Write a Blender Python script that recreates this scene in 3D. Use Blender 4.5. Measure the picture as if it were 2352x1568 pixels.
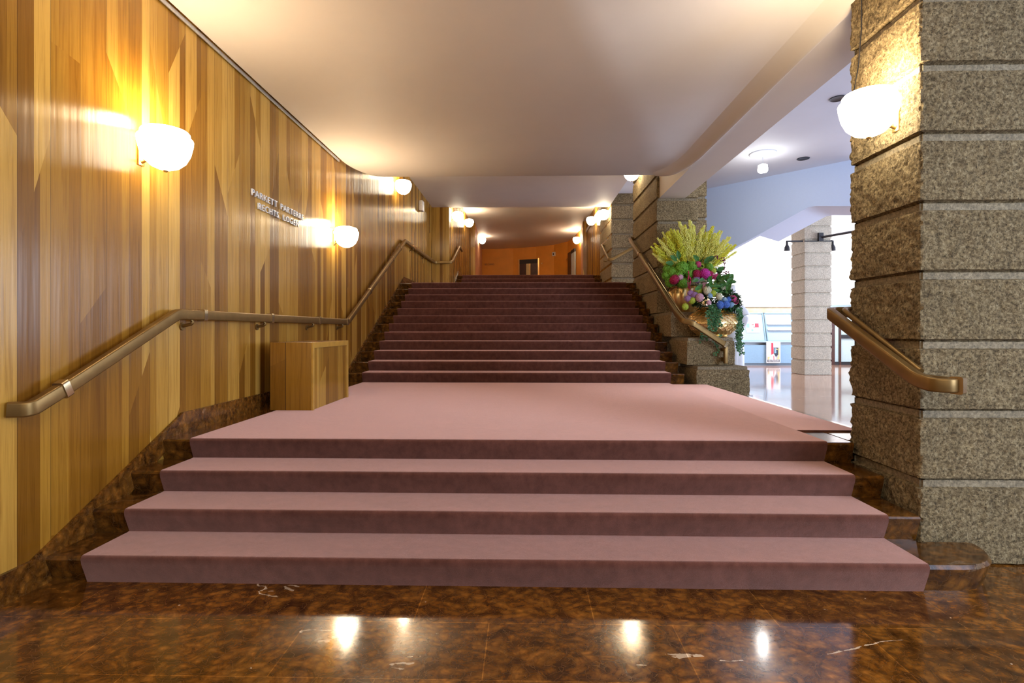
import bpy, bmesh, math, random
from mathutils import Vector, Matrix, noise
random.seed(7)
PI = math.pi
C = bpy.context.scene.collection
for o in list(bpy.data.objects): bpy.data.objects.remove(o, do_unlink=True)

# ------------------------------------------------------------------ camera
FPX, CX, HY, CH = 1218.0, 1176.0, 757.0, 1.40
YAW = math.atan(29.0/FPX)
cam = bpy.data.cameras.new('camera'); cam.sensor_width = 36; cam.lens = FPX/2352*36
cam.shift_y = -(784-HY)/2352; cam.clip_start = .05; cam.clip_end = 200
co = bpy.data.objects.new('camera', cam); C.objects.link(co)
co.location = (0, 0, CH); co.rotation_euler = (PI/2, 0, YAW)
bpy.context.scene.camera = co
# ------------------------------------------------------------------ world, lights, exposure
sc = bpy.context.scene
sc.view_settings.view_transform = 'Standard'; sc.view_settings.look = 'None'
sc.view_settings.exposure = 0.0; sc.view_settings.gamma = 1.0
sc.view_settings.use_curve_mapping = False
w = bpy.data.worlds.new('world'); sc.world = w; w.use_nodes = True
w.node_tree.nodes['Background'].inputs[0].default_value = (.80, .86, 1, 1)
w.node_tree.nodes['Background'].inputs[1].default_value = .20
def area(name, loc, target, sx, sy, power, col):
    l = bpy.data.lights.new(name, 'AREA'); l.shape = 'RECTANGLE'; l.size = sx; l.size_y = sy
    l.energy = power; l.color = col
    o = bpy.data.objects.new(name, l); C.objects.link(o); o.location = loc
    o.rotation_euler = (Vector(target)-Vector(loc)).to_track_quat('-Z', 'Y').to_euler()
    return o
area('entrance_fill', (1.9, -2.9, 2.3), (0.2, 6, .6), 2.6, 2.0, 20, (1.0, .88, .72))  # added warm fill from behind the camera, no actual window
area('lobby_overhead_fill', (.9, -1.5, 3.72), (.9, -1.45, 0), 2.6, 1.6, 170, (1.0, .85, .62))  # added overhead fill to lift front steps and near pillar, no actual fixture
area('foyer_front_fill', (7.6, -1.8, 2.5), (3.9, 9, 2.2), 3.6, 3.0, 560, (.66, .79, 1))  # added cool fill to brighten the soffit fascia and the flowers
area('daylight_lobby_window', (4.9, -.6, 2.0), (-2.6, 3.2, 1.5), 1.6, 2.4, 40, (.68, .78, 1))
area('daylight_foyer_windows', (14.4, 13.6, 2.6), (4, 12.5, 1.6), 9, 3.4, 1250, (.66, .79, 1))
area('foyer_back_wall_fill', (8.8, 18.6, 4.9), (8.6, 22, 3.0), 9, .6, 560, (1, .97, .93))  # added wash to brighten the white back wall, no actual cove
area('foyer_ceiling_glow', (7.2, 6.2, 3.2), (6.6, 7.5, 5), 2.5, 2.5, 55, (.42, .58, 1))
area('daylight_back_room', (3.6, 24.2, 4.3), (2.2, 23.6, 4.2), .8, 1.5, 12, (.8, .9, 1))
BULB_W = 34.0
BULB_C = (1.0, .76, .47)

# ------------------------------------------------------------------ picture helpers (pixel of the 2352x1568 frame -> point)
def ray(px, py):
    a, b = (px-CX)/FPX, (HY-py)/FPX
    c, s = math.cos(YAW), math.sin(YAW)
    return Vector((a*c - s, a*s + c, b))
def atY(px, py, Y): r = ray(px, py); t = Y/r.y; return Vector((r.x*t, Y, CH+r.z*t))
def atX(px, py, X): r = ray(px, py); t = X/r.x; return Vector((X, r.y*t, CH+r.z*t))
def atZ(px, py, Z): r = ray(px, py); t = (Z-CH)/r.z; return Vector((r.x*t, r.y*t, Z))

# ------------------------------------------------------------------ materials
def lin(h):
    h = h.lstrip('#'); v = [int(h[i:i+2], 16)/255 for i in (0, 2, 4)]
    return tuple((x/12.92 if x <= .04045 else ((x+.055)/1.055)**2.4) for x in v)+(1,)
class NT:
    def __init__(s, name):
        s.m = bpy.data.materials.new(name); s.m.use_nodes = True; s.t = s.m.node_tree
        s.b = s.t.nodes['Principled BSDF']
    def n(s, typ, **kw):
        x = s.t.nodes.new(typ)
        for k, v in kw.items():
            if k.startswith('_'): x.inputs[k[1:].replace('_', ' ')].default_value = v
            else: setattr(x, k, v)
        return x
    def l(s, a, b): s.t.links.new(a, b)
    def math(s, op, a, b=None, c=None):
        x = s.t.nodes.new('ShaderNodeMath'); x.operation = op
        for i, v in enumerate((a, b, c)):
            if v is None: continue
            if isinstance(v, (int, float)): x.inputs[i].default_value = v
            else: s.l(v, x.inputs[i])
        return x.outputs[0]
    def comb(s, x, y, z):
        c = s.t.nodes.new('ShaderNodeCombineXYZ')
        for i, v in enumerate((x, y, z)):
            if isinstance(v, (int, float)): c.inputs[i].default_value = v
            else: s.l(v, c.inputs[i])
        return c.outputs[0]
    def obj(s): return s.t.nodes.new('ShaderNodeTexCoord').outputs['Object']
    def ramp(s, fac, stops, interp='LINEAR'):
        r = s.t.nodes.new('ShaderNodeValToRGB'); r.color_ramp.interpolation = interp
        e = r.color_ramp.elements
        while len(e) < len(stops): e.new(.5)
        for i, (p, c) in enumerate(stops): e[i].position = p; e[i].color = c
        s.l(fac, r.inputs[0]); return r.outputs[0]
    def mix(s, fac, a, b, mode='MIX'):
        x = s.t.nodes.new('ShaderNodeMix'); x.data_type = 'RGBA'; x.blend_type = mode
        for i, v in ((0, fac), (6, a), (7, b)):
            if isinstance(v, (int, float, tuple)): x.inputs[i].default_value = v
            else: s.l(v, x.inputs[i])
        return x.outputs[2]
    def noise(s, vec, scale, detail=4, rough=.55, dist=0):
        x = s.n('ShaderNodeTexNoise', _Scale=scale, _Detail=detail, _Roughness=rough, _Distortion=dist)
        if vec is not None: s.l(vec, x.inputs['Vector'])
        return x.outputs[0]
    def vor(s, vec, scale, feature='F1', rnd=1):
        x = s.n('ShaderNodeTexVoronoi', feature=feature, _Scale=scale, _Randomness=rnd)
        s.l(vec, x.inputs['Vector']); return x
    def scale(s, vec, v):
        x = s.n('ShaderNodeMapping'); s.l(vec, x.inputs[0]); x.inputs['Scale'].default_value = v; return x.outputs[0]
    def bump(s, h, strength=.3, dist=.01):
        x = s.n('ShaderNodeBump', _Strength=strength, _Distance=dist); s.l(h, x.inputs['Height'])
        s.l(x.outputs[0], s.b.inputs['Normal']); return x
    def set(s, col=None, rough=.5, metal=0, spec=None, coat=None, sheen=None, emis=None, estr=0, trans=None):
        b = s.b.inputs
        if col is not None:
            if isinstance(col, tuple): b['Base Color'].default_value = col
            else: s.l(col, b['Base Color'])
        if isinstance(rough, (int, float)): b['Roughness'].default_value = rough
        else: s.l(rough, b['Roughness'])
        b['Metallic'].default_value = metal
        if spec is not None: b['Specular IOR Level'].default_value = spec
        if coat is not None: b['Coat Weight'].default_value = coat; b['Coat Roughness'].default_value = .12
        if sheen is not None: b['Sheen Weight'].default_value = sheen; b['Sheen Roughness'].default_value = .4
        if emis is not None: b['Emission Color'].default_value = emis; b['Emission Strength'].default_value = estr
        if trans is not None: b['Transmission Weight'].default_value = trans
        return s.m
def plain(name, col, rough=.5, metal=0, var=.12, sc_=30, **kw):
    m = NT(name)
    c = lin(col) if isinstance(col, str) else col
    f = m.noise(m.obj(), sc_, 3)
    d = tuple(max(0, x*(1-var)) for x in c[:3])+(1,); e = tuple(min(1, x*(1+var)) for x in c[:3])+(1,)
    return m.set(m.ramp(f, [(.3, d), (.7, e)]), rough, metal, **kw)

def wood_planks(name, axis='Y', W=.197, off=0.0, dark=1.0):
    m = NT(name); o = m.obj(); sp = m.n('ShaderNodeSeparateXYZ'); m.l(o, sp.inputs[0])
    u = m.math('DIVIDE', m.math('ADD', sp.outputs[axis], off+40*W), W); z = sp.outputs['Z']
    pid = m.math('FLOOR', u); fr = m.math('FRACT', u)
    def wn(a, b, c):
        x = m.n('ShaderNodeTexWhiteNoise', noise_dimensions='3D'); m.l(m.comb(a, b, c), x.inputs[0]); return x
    r1 = wn(pid, 3.3, 1.7).outputs[0]
    r2 = wn(pid, 9.1, 5.2).outputs[0]
    # diagonal butt joints inside a board
    slope = m.math('MULTIPLY', m.math('SUBTRACT', r2, .5), .62)
    seg = m.math('FLOOR', m.math('ADD', m.math('ADD', m.math('MULTIPLY', z, .36), m.math('MULTIPLY', r1, 7)), m.math('MULTIPLY', fr, slope)))
    split = m.math('ADD', m.math('MULTIPLY', wn(pid, seg, 4.4).outputs[0], .5), .25)
    side = m.math('GREATER_THAN', fr, split)
    tone = wn(pid, m.math('ADD', seg, m.math('MULTIPLY', side, 31.7)), side).outputs[0]
    pal = m.ramp(tone, [(0, (.190, .078, .007, 1)), (.3, (.275, .120, .011, 1)), (.62, (.385, .192, .022, 1)), (1, (.55, .315, .060, 1))])
    seed = m.math('MULTIPLY', tone, 57.0)
    gv = m.comb(m.math('ADD', m.math('MULTIPLY', sp.outputs[axis], 42), seed), m.math('MULTIPLY', z, 1.3), seed)
    g = m.noise(gv, 1.0, 6, .62, .6)
    gv2 = m.comb(m.math('ADD', m.math('MULTIPLY', sp.outputs[axis], 260), seed), m.math('MULTIPLY', z, 5), seed)
    g2 = m.noise(gv2, 1.0, 3, .5)
    gr = m.ramp(g, [(.32, (.66, .58, .5, 1)), (.5, (1, 1, 1, 1)), (.68, (1.12, 1.14, 1.2, 1))])
    c = m.mix(.75, pal, gr, 'MULTIPLY')
    c = m.mix(.25, c, m.ramp(g2, [(.35, (.7, .66, .6, 1)), (.65, (1.15, 1.15, 1.15, 1))]), 'MULTIPLY')
    gapd = m.math('ABSOLUTE', m.math('SUBTRACT', fr, .5))
    gap = m.math('GREATER_THAN', gapd, .492)
    c = m.mix(m.math('MULTIPLY', gap, .75), c, (.05, .02, .006, 1))
    tilt = m.math('MULTIPLY', m.math('SUBTRACT', m.noise(m.comb(m.math('MULTIPLY', sp.outputs[axis], 9), m.math('MULTIPLY', z, .35), 0), 1, 3), .5), 2.0)
    tilt = m.math('ADD', m.math('MULTIPLY', tilt, 1.6), m.math('MULTIPLY', m.math('MULTIPLY', m.math('SUBTRACT', fr, .5), m.math('SUBTRACT', r2, .5)), 2.2))
    h = m.math('ADD', m.math('MULTIPLY', g, .12), tilt)
    h = m.math('SUBTRACT', h, m.math('MULTIPLY', gap, .6))
    m.bump(h, .30, .006)
    m.b.inputs['Anisotropic'].default_value = .85
    tv = (0, 1, 0) if axis == 'Y' else (1, 0, 0)
    m.l(m.comb(*tv), m.b.inputs['Tangent'])
    return m.set(c, .27, spec=.36)

def stone(name, tint=(1, 1, 1), sc_=1.0, depth=1.0, smooth=False, flat=0):
    m = NT(name); o = m.obj()
    big = m.noise(o, 3.0*sc_, 5)
    mid = m.noise(o, 52*sc_, 8, .72)
    v = m.vor(o, 46*sc_); pit = m.vor(m.scale(o, (1, 1, .8)), 62*sc_)
    c = m.ramp(mid, [(.33, (.055, .04, .024, 1)), (.43, (.21, .165, .105, 1)), (.54, (.46, .39, .28, 1)), (.66, (.70, .64, .52, 1))])
    ag = m.ramp(v.outputs['Color'], [(0, (.62, .52, .38, 1)), (.5, (1, .97, .92, 1)), (1, (1.25, 1.18, 1.02, 1))])
    c = m.mix(.7, c, ag, 'MULTIPLY')
    c = m.mix(.8, c, m.ramp(big, [(.3, (.8, .77, .72, 1)), (.7, (1.15, 1.12, 1.1, 1))]), 'MULTIPLY')
    pitn = m.noise(o, 95*sc_, 2)
    pm = m.math('MULTIPLY', m.math('LESS_THAN', pit.outputs['Distance'], .30), m.math('GREATER_THAN', pitn, .50))
    c = m.mix(m.math('MULTIPLY', pm, .72), c, (.035, .022, .012, 1))
    c = m.mix(1, c, tuple(tint)+(1,), 'MULTIPLY')
    h = m.math('SUBTRACT', m.math('ADD', m.math('MULTIPLY', mid, 1.4), m.math('MULTIPLY', big, .4)), m.math('MULTIPLY', pm, .6))
    if flat: c = m.mix(flat, c, (.36*tint[0], .33*tint[1], .28*tint[2], 1))
    if smooth:
        c = m.mix(.45, c, (.40*tint[0], .37*tint[1], .31*tint[2], 1)); m.bump(mid, .4, .004); return m.set(c, .8, spec=.25)
    m.bump(h, .95*depth, .022)
    return m.set(c, .85, spec=.25)

def marble(name, tiles=True, light=1.0, rough=.07):
    m = NT(name); o = m.obj()
    wv = m.n('ShaderNodeTexNoise', _Scale=4.5, _Detail=4); m.l(o, wv.inputs['Vector'])
    dv = m.n('ShaderNodeVectorMath', operation='MULTIPLY_ADD'); m.l(wv.outputs['Color'], dv.inputs[0]); dv.inputs[1].default_value = (.16, .16, .16); m.l(o, dv.inputs[2])
    d = dv.outputs[0]
    cell = m.vor(m.scale(d, (1, 1.5, 1)), 17)
    edge = m.vor(m.scale(d, (1, 1.5, 1)), 17, 'DISTANCE_TO_EDGE')
    n1 = m.noise(o, 8, 6, .65, 1.2); n2 = m.noise(o, 30, 5, .6, .8)
    base = m.ramp(n1, [(.36, (.062, .023, .004, 1)), (.48, (.15, .060, .009, 1)), (.62, (.24, .105, .018, 1))])
    cc = m.ramp(cell.outputs['Distance'], [(.0, (1.6, 1.45, 1.25, 1)), (.35, (1.05, 1.0, .98, 1)), (.75, (.5, .45, .42, 1))])
    c = m.mix(.95, base, cc, 'MULTIPLY')
    c = m.mix(.5, c, m.ramp(n2, [(.38, (.55, .5, .45, 1)), (.6, (1.25, 1.2, 1.1, 1))]), 'MULTIPLY')
    ln = m.math('LESS_THAN', edge.outputs[0], .014)
    c = m.mix(m.math('MULTIPLY', ln, .55), c, (.20, .10, .035, 1))
    # white veins
    v1 = m.noise(m.scale(o, (.35, 1, 1)), 1.1, 5, .5, .3)
    vv = m.math('ABSOLUTE', m.math('SUBTRACT', v1, .5))
    gate = m.math('GREATER_THAN', m.noise(m.scale(o, (.6, 1, 1)), 2.3, 2), .55)
    vein = m.math('MULTIPLY', m.math('LESS_THAN', vv, m.math('MULTIPLY', m.math('SUBTRACT', n2, .34), .014)), gate)
    fl = m.math('LESS_THAN', m.vor(d, 5.5).outputs['Distance'], .045)
    fl = m.math('MULTIPLY', fl, m.math('GREATER_THAN', n2, .52))
    white = m.math('MINIMUM', m.math('ADD', vein, fl), 1)
    c = m.mix(m.math('MULTIPLY', white, .8 if tiles else .18), c, (.62, .50, .36, 1))
    if tiles:
        br = m.n('ShaderNodeTexBrick', offset=.42, squash=1.18, squash_frequency=3, offset_frequency=2)
        mp = m.n('ShaderNodeMapping'); m.l(o, mp.inputs[0]); mp.inputs['Location'].default_value = (.17, -2.53+.415*8, 0)
        m.l(mp.outputs[0], br.inputs['Vector'])
        br.inputs['Color1'].default_value = (.82, .8, .8, 1); br.inputs['Color2'].default_value = (1.15, 1.12, 1.1, 1)
        br.inputs['Mortar'].default_value = (1.7, 1.75, 1.8, 1)
        br.inputs['Scale'].default_value = 1; br.inputs['Mortar Size'].default_value = .0028
        br.inputs['Brick Width'].default_value = .87; br.inputs['Row Height'].default_value = .415
        c = m.mix(1, c, br.outputs[0], 'MULTIPLY')
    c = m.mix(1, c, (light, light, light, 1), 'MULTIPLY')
    if light > 2: c = m.mix(.65, c, (.55, .34, .27, 1))  # pale rosy mix paints the bright wall's reflection into the floor colour
    m.bump(m.noise(o, 2.2, 2), .05, .01)
    rr = m.ramp(n2, [(.4, (rough, rough, rough, 1)), (.7, (rough*1.8, rough*1.8, rough*1.8, 1))])
    return m.set(c, rr, spec=.5, coat=.35)

def carpet_mat(name, a, b):
    m = NT(name); o = m.obj()
    n1 = m.noise(m.scale(o, (.5, 1.6, 1)), 3.2, 5, .6); n2 = m.noise(m.scale(o, (1, 1, .7)), 16, 4, .6); n3 = m.noise(o, 420, 2)
    c = m.ramp(n1, [(.3, a), (.7, b)])
    c = m.mix(.8, c, m.ramp(n2, [(.3, (.68, .64, .62, 1)), (.7, (1.28, 1.26, 1.26, 1))]), 'MULTIPLY')
    c = m.mix(.6, c, m.ramp(n3, [(.3, (.72, .72, .72, 1)), (.7, (1.2, 1.2, 1.2, 1))]), 'MULTIPLY')
    m.bump(m.math('ADD', n3, m.math('MULTIPLY', n2, .8)), .6, .006)
    m.b.inputs['Sheen Tint'].default_value = (1, .66, .64, 1)
    m.set(c, 1.0, spec=.05, sheen=1.0); m.b.inputs['Sheen Roughness'].default_value = .35
    sh = m.n('ShaderNodeBsdfSheen'); sh.inputs['Color'].default_value = (.64, .36, .26, 1); sh.inputs['Roughness'].default_value = .42
    ad = m.n('ShaderNodeAddShader'); m.l(m.b.outputs[0], ad.inputs[0]); m.l(sh.outputs[0], ad.inputs[1])
    m.l(ad.outputs[0], m.t.nodes['Material Output'].inputs[0])
    return m.m

M = {}
M['wood'] = wood_planks('wall_wood_planks', 'Y', off=.04)
M['woodx'] = wood_planks('facing_wood_planks', 'X', off=.0)
M['stone'] = stone('chiselled_conglomerate', (.92, .85, .66), flat=.15)
M['stone_s'] = stone('chiselled_margin', (.66, .63, .55), smooth=True)
M['stoneg_s'] = stone('pale_margin', (1.1, 1.15, 1.2), .8, smooth=True)
M['stoneg'] = stone('pale_conglomerate', (1.25, 1.28, 1.30), .8, .3, flat=.6)
M['marble'] = marble('red_brown_marble_floor', True)
M['marbles'] = marble('red_brown_marble_slab', False, .72, .12)
M['marblef'] = marble('foyer_marble_painted_reflection', True, 3.0, .06)  # same marble, lightened to stand in for the reflected foyer brightness
M['marblep'] = marble('marble_skirting', False, 1.0, .2)
M['carpet'] = carpet_mat('mauve_velour_carpet', (.105, .040, .028, 1), (.15, .060, .045, 1))
M['plaster'] = plain('warm_white_plaster', (.80, .745, .705, 1), .62, var=.02, sc_=1.5, spec=.35)
M['plasterb'] = plain('cool_white_plaster', (.74, .77, .84, 1), .7, var=.02, sc_=1.5)
M['white'] = plain('white_wall_paint', (.86, .86, .85, 1), .7, var=.01)
M['orange'] = plain('orange_wall_paint', (.68, .26, .022, 1), .6, var=.07, sc_=2)
M['pink'] = plain('salmon_wall_paint', (.72, .34, .17, 1), .6, var=.05, sc_=2)
M['bronze'] = plain('satin_bronze', (.235, .140, .045, 1), .40, .7, var=.10, sc_=12)
M['bronzel'] = plain('polished_bronze_collar', (.50, .38, .22, 1), .25, .9, var=.1, sc_=12)
M['gold'] = plain('gilded_metal', (.90, .66, .30, 1), .36, 1.0, var=.14, sc_=14)
M['brass'] = plain('brass', (.75, .52, .2, 1), .3, 1.0)
M['steel'] = plain('brushed_steel', (.62, .64, .68, 1), .35, .9)
M['black'] = plain('black_metal', (.03, .03, .035, 1), .45, .3)
M['dark'] = plain('dark_brown_wood', (.055, .015, .008, 1), .4, var=.3, sc_=9)
M['darkb'] = plain('dark_niche', (.02, .012, .01, 1), .6)
M['greyb'] = plain('pale_blue_grey_laminate', (.20, .33, .47, 1), .45, var=.04)
M['greyl'] = plain('light_blue_grey_laminate', (.30, .41, .50, 1), .4, var=.04)
M['paper'] = plain('white_paper', (.85, .85, .86, 1), .6, var=.02)
M['red'] = plain('red_print', (.75, .03, .06, 1), .5)
M['navy'] = plain('dark_print', (.02, .025, .05, 1), .5)
M['ochre'] = plain('ochre_print', (.62, .48, .22, 1), .5)
M['bluep'] = plain('blue_print', (.18, .36, .62, 1), .5)
M['greyp'] = plain('grey_print', (.38, .38, .42, 1), .5, var=.5, sc_=90)
M['statue'] = plain('white_glazed_stone', (.78, .80, .84, 1), .28, var=.04, sc_=6)
M['letterd'] = plain('dull_brown_letter', (.22, .09, .02, 1), .5)
M['letter'] = plain('silver_letter', (.80, .83, .88, 1), .35, .25)
M['beige'] = plain('white_plastic', (.72, .68, .62, 1), .45)
M['glass'] = plain('pale_door_glass', (.55, .70, .72, 1), .12, var=.04)
mm = NT('opal_glass_lit'); M['bowl'] = mm.set((.95, .9, .82, 1), .25, emis=(1, .88, .66, 1), estr=20)
mm = NT('lit_spot_bulb'); M['spot'] = mm.set((1, 1, 1, 1), .3, emis=(1, .97, .93, 1), estr=22)
M['leaf'] = plain('dark_leaf', (.022, .075, .018, 1), .4, var=.5, sc_=40)
M['leafm'] = plain('mid_leaf', (.05, .17, .03, 1), .4, var=.5, sc_=40)
M['ivy'] = plain('ivy_leaf', (.07, .20, .075, 1), .38, var=.6, sc_=60)
M['stem'] = plain('green_stem', (.10, .18, .03, 1), .5)
M['yellow'] = plain('yellow_plume', (.88, .76, .05, 1), .6, var=.4, sc_=55)
M['yellow2'] = plain('lime_plume', (.76, .80, .07, 1), .6, var=.4, sc_=55)
M['yellow3'] = plain('pale_plume', (.95, .88, .20, 1), .6, var=.3, sc_=55)
M['plum'] = plain('plum_berry', (.13, .008, .03, 1), .4)
FC = dict(green=(.17, .40, .03), lime=(.50, .60, .06), magenta=(.62, .03, .36), crimson=(.42, .008, .07), lilac=(.40, .22, .46),
          pink=(.72, .42, .52), cream=(.78, .72, .52), blue=(.08, .20, .62), rose=(.62, .06, .20), sky=(.28, .46, .66))
for k, v in FC.items(): M['f_'+k] = plain(k+'_petals', v+(1,), .6, var=.38, sc_=70)

# ------------------------------------------------------------------ mesh helpers
class MB:
    def __init__(s): s.bm = bmesh.new()
    def face(s, pts):
        return s.bm.faces.new([s.bm.verts.new(Vector(p)) for p in pts])
    def box(s, x0, x1, y0, y1, z0, z1, bev=0):
        v = [s.bm.verts.new((x, y, z)) for z in (z0, z1) for y in (y0, y1) for x in (x0, x1)]
        fs = [s.bm.faces.new([v[i] for i in q]) for q in ((0, 2, 3, 1), (4, 5, 7, 6), (0, 1, 5, 4), (2, 6, 7, 3), (0, 4, 6, 2), (1, 3, 7, 5))]
        if bev:
            es = list({e for f in fs for e in f.edges})
            bmesh.ops.bevel(s.bm, geom=es, offset=bev, segments=2, affect='EDGES', profile=.5)
        return s
    def prism(s, poly, ext, bev=0):
        """poly: 3-D points of one cap, ext: vector"""
        ext = Vector(ext); a = [s.bm.verts.new(Vector(p)) for p in poly]; b = [s.bm.verts.new(Vector(p)+ext) for p in poly]
        n = len(poly); fs = [s.bm.faces.new(a[::-1]), s.bm.faces.new(b)]
        for i in range(n): fs.append(s.bm.faces.new((a[i], a[(i+1) % n], b[(i+1) % n], b[i])))
        if bev:
            es = list({e for f in fs for e in f.edges})
            bmesh.ops.bevel(s.bm, geom=es, offset=bev, segments=2, affect='EDGES', profile=.5)
        return s
    def lathe(s, prof, n=32, c=(0, 0, 0), fn=None):
        rings = []
        for (r, z) in prof:
            ring = []
            for i in range(n):
                a = 2*PI*i/n; rr = r if fn is None else fn(r, z, a)
                ring.append(s.bm.verts.new((c[0]+rr*math.cos(a), c[1]+rr*math.sin(a), c[2]+z)))
            rings.append(ring)
        for j in range(len(rings)-1):
            for i in range(n): s.bm.faces.new((rings[j][i], rings[j][(i+1) % n], rings[j+1][(i+1) % n], rings[j+1][i]))
        if prof[0][0] > 1e-4: s.bm.faces.new(rings[0][::-1])
        if prof[-1][0] > 1e-4: s.bm.faces.new(rings[-1])
        return s
    def tube(s, pts, r, n=8, cap=True, rx=None, prof=None, radii=None):
        pts = [Vector(p) for p in pts]; rings = []
        for i, p in enumerate(pts):
            if i == 0: t = (pts[1]-p).normalized(); sc2 = 1
            elif i == len(pts)-1: t = (p-pts[i-1]).normalized(); sc2 = 1
            else:
                a = (p-pts[i-1]).normalized(); b = (pts[i+1]-p).normalized(); t = (a+b).normalized()
                sc2 = 1/max(.5, t.dot(a))
            side = t.cross(Vector((0, 0, 1)))
            if side.length < 1e-3: side = Vector((1, 0, 0))
            side.normalize(); up = side.cross(t).normalized(); ring = []
            pr = prof or [(math.cos(2*PI*k/n), math.sin(2*PI*k/n)) for k in range(n)]
            rr = radii[i] if radii else r
            for (a_, b_) in pr: ring.append(s.bm.verts.new(p+side*a_*rr*sc2+up*b_*rr))
            rings.append(ring)
        m = len(rings[0])
        for j in range(len(rings)-1):
            for i in range(m): s.bm.faces.new((rings[j][i], rings[j][(i+1) % m], rings[j+1][(i+1) % m], rings[j+1][i]))
        if cap: s.bm.faces.new(rings[0][::-1]); s.bm.faces.new(rings[-1])
        return s
    def build(s, name, mat, parent=None, smooth=False, origin=None):
        bmesh.ops.recalc_face_normals(s.bm, faces=s.bm.faces[:])
        me = bpy.data.meshes.new(name)
        if origin is None and parent is not None: origin = parent.matrix_world.translation if False else Vector(parent.get('_o', (0, 0, 0)))
        origin = Vector(origin) if origin is not None else Vector((0, 0, 0))
        if parent is None and origin.length > 0: bmesh.ops.translate(s.bm, verts=s.bm.verts[:], vec=-origin)
        s.bm.to_mesh(me); s.bm.free()
        me.materials.append(mat)
        if smooth:
            for p in me.polygons: p.use_smooth = True
            try: me.set_sharp_from_angle(angle=math.radians(smooth if smooth > 1 else 40))
            except Exception: pass
        o = bpy.data.objects.new(name, me); C.objects.link(o)
        if parent is not None: o.parent = parent
        else: o.location = origin
        return o
def thing(name, label, cat, loc=(0, 0, 0), rz=0, group=None):
    o = bpy.data.objects.new(name, None); C.objects.link(o); o.location = loc; o.rotation_euler = (0, 0, rz)
    o.empty_display_size = .1
    o['label'] = label; o['category'] = cat
    if group: o['group'] = group
    return o
def tag(o, label, cat, group=None, kind=None):
    o['label'] = label; o['category'] = cat
    if group: o['group'] = group
    if kind: o['kind'] = kind
    return o
def struct(o): o['kind'] = 'structure'; return o
def local(root, mb):
    """shift world-coordinate geometry into the frame of an unrotated root"""
    bmesh.ops.translate(mb.bm, verts=mb.bm.verts[:], vec=-Vector(root.location)); return mb
def part(root, name, mb, mat, smooth=False): return local(root, mb).build(name, mat, root, smooth, origin=(0, 0, 0))
def sub(parent, root, name, mb, mat, smooth=False):
    o = local(root, mb).build(name, mat, parent, smooth, origin=(0, 0, 0)); return o
def copy_tree(o, parent=None):
    c = o.copy(); C.objects.link(c); c.parent = parent
    for ch in list(o.children): copy_tree(ch, c)
    return c
def fillet(pts, r=.08, n=5):
    pts = [Vector(p) for p in pts]; out = [pts[0]]
    for i in range(1, len(pts)-1):
        a, p, b = pts[i-1], pts[i], pts[i+1]
        ra = min(r, (a-p).length*.45, (b-p).length*.45)
        p0 = p+(a-p).normalized()*ra; p1 = p+(b-p).normalized()*ra
        for k in range(n+1):
            t = k/n; out.append(p0*(1-t)**2+p*2*t*(1-t)+p1*t*t)
    out.append(pts[-1]); return out
def arc(cx, cy, r, a0, a1, n=10):
    return [(cx+r*math.cos(a0+(a1-a0)*k/n), cy+r*math.sin(a0+(a1-a0)*k/n)) for k in range(n+1)]

# ------------------------------------------------------------------ key dimensions
R, T = .15, .315
WL, SR = -2.66, 2.37            # left wooden wall, right stone line
NT_ = .045                      # riser lean
Y1, Y5, Y17 = 9.07*T, 25.0*T, 15.80
def yn(k):
    return Y1+(k-1)*T if k <= 4 else (Y5+(k-5)*T if k <= 16 else Y17+(k-17)*T)
ZL1, ZL2, ZL3 = 4*R, 16*R, 21*R
Y16, Y21 = yn(16), yn(21)
CZ, SLAB_END = 3.80, 8.33

# ------------------------------------------------------------------ floor and ceilings
m = MB(); m.box(-2.72, 16, -3.2, 3.9, -.12, 0); m.box(-2.72, 2.7, 3.9, 22.2, -.12, 0); struct(m.build('floor', M['marble']))
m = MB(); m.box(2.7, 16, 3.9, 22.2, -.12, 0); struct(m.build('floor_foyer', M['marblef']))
# front ceiling slab, rounded in plan at its far corners
rl, rr_ = .62, .60
XL, XR = WL+.035, 2.40
poly = [(XL, -3.2), (XR, -3.2)] + arc(XR-rr_, SLAB_END-rr_-.25, rr_, 0, PI/2, 12)[:0]
poly += [(XR, SLAB_END-1.15)] + [(XR-.42*(1-math.cos(t)), SLAB_END-1.15+1.15*math.sin(t)) for t in [PI/2*k/14 for k in range(1, 15)]]
poly += [(XL+.42*(1-math.cos(t)), SLAB_END-.85+.85*math.sin(t)) for t in [PI/2*(14-k)/14 for k in range(0, 15)]]
m = MB()
n = len(poly)
prof = [(0.0, 0.16), (0.0, .045), (.012, .016), (.045, 0.0)]     # rolled lower edge: (inset, z)
cxm, cym = 0, 2.5
def inset(poly, d):
    out = []
    for i in range(len(poly)):
        a, p, b = Vector(poly[i-1]), Vector(poly[i]), Vector(poly[(i+1) % len(poly)])
        e1 = (p-a).normalized(); e2 = (b-p).normalized()
        n1 = Vector((-e1.y, e1.x)); n2 = Vector((-e2.y, e2.x)); nn = (n1+n2)
        if nn.length < 1e-4: nn = n1
        nn.normalize(); out.append(p+nn*d/max(.4, nn.dot(n1)))
    return out
rings = []
for d, z in prof: rings.append([m.bm.verts.new((q.x, q.y, CZ+z)) for q in inset(poly, d)])
for j in range(len(rings)-1):
    for i in range(n): m.bm.faces.new((rings[j][i], rings[j][(i+1) % n], rings[j+1][(i+1) % n], rings[j+1][i]))
m.bm.faces.new(rings[0]); m.bm.faces.new(rings[-1][::-1])
o = m.build('ceiling', M['plaster'], smooth=50); struct(o)
m = MB(); m.box(WL, 2.42, 6.9, 15.25, 4.92, 5.05); struct(m.build('ceiling', M['plaster']))
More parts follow.
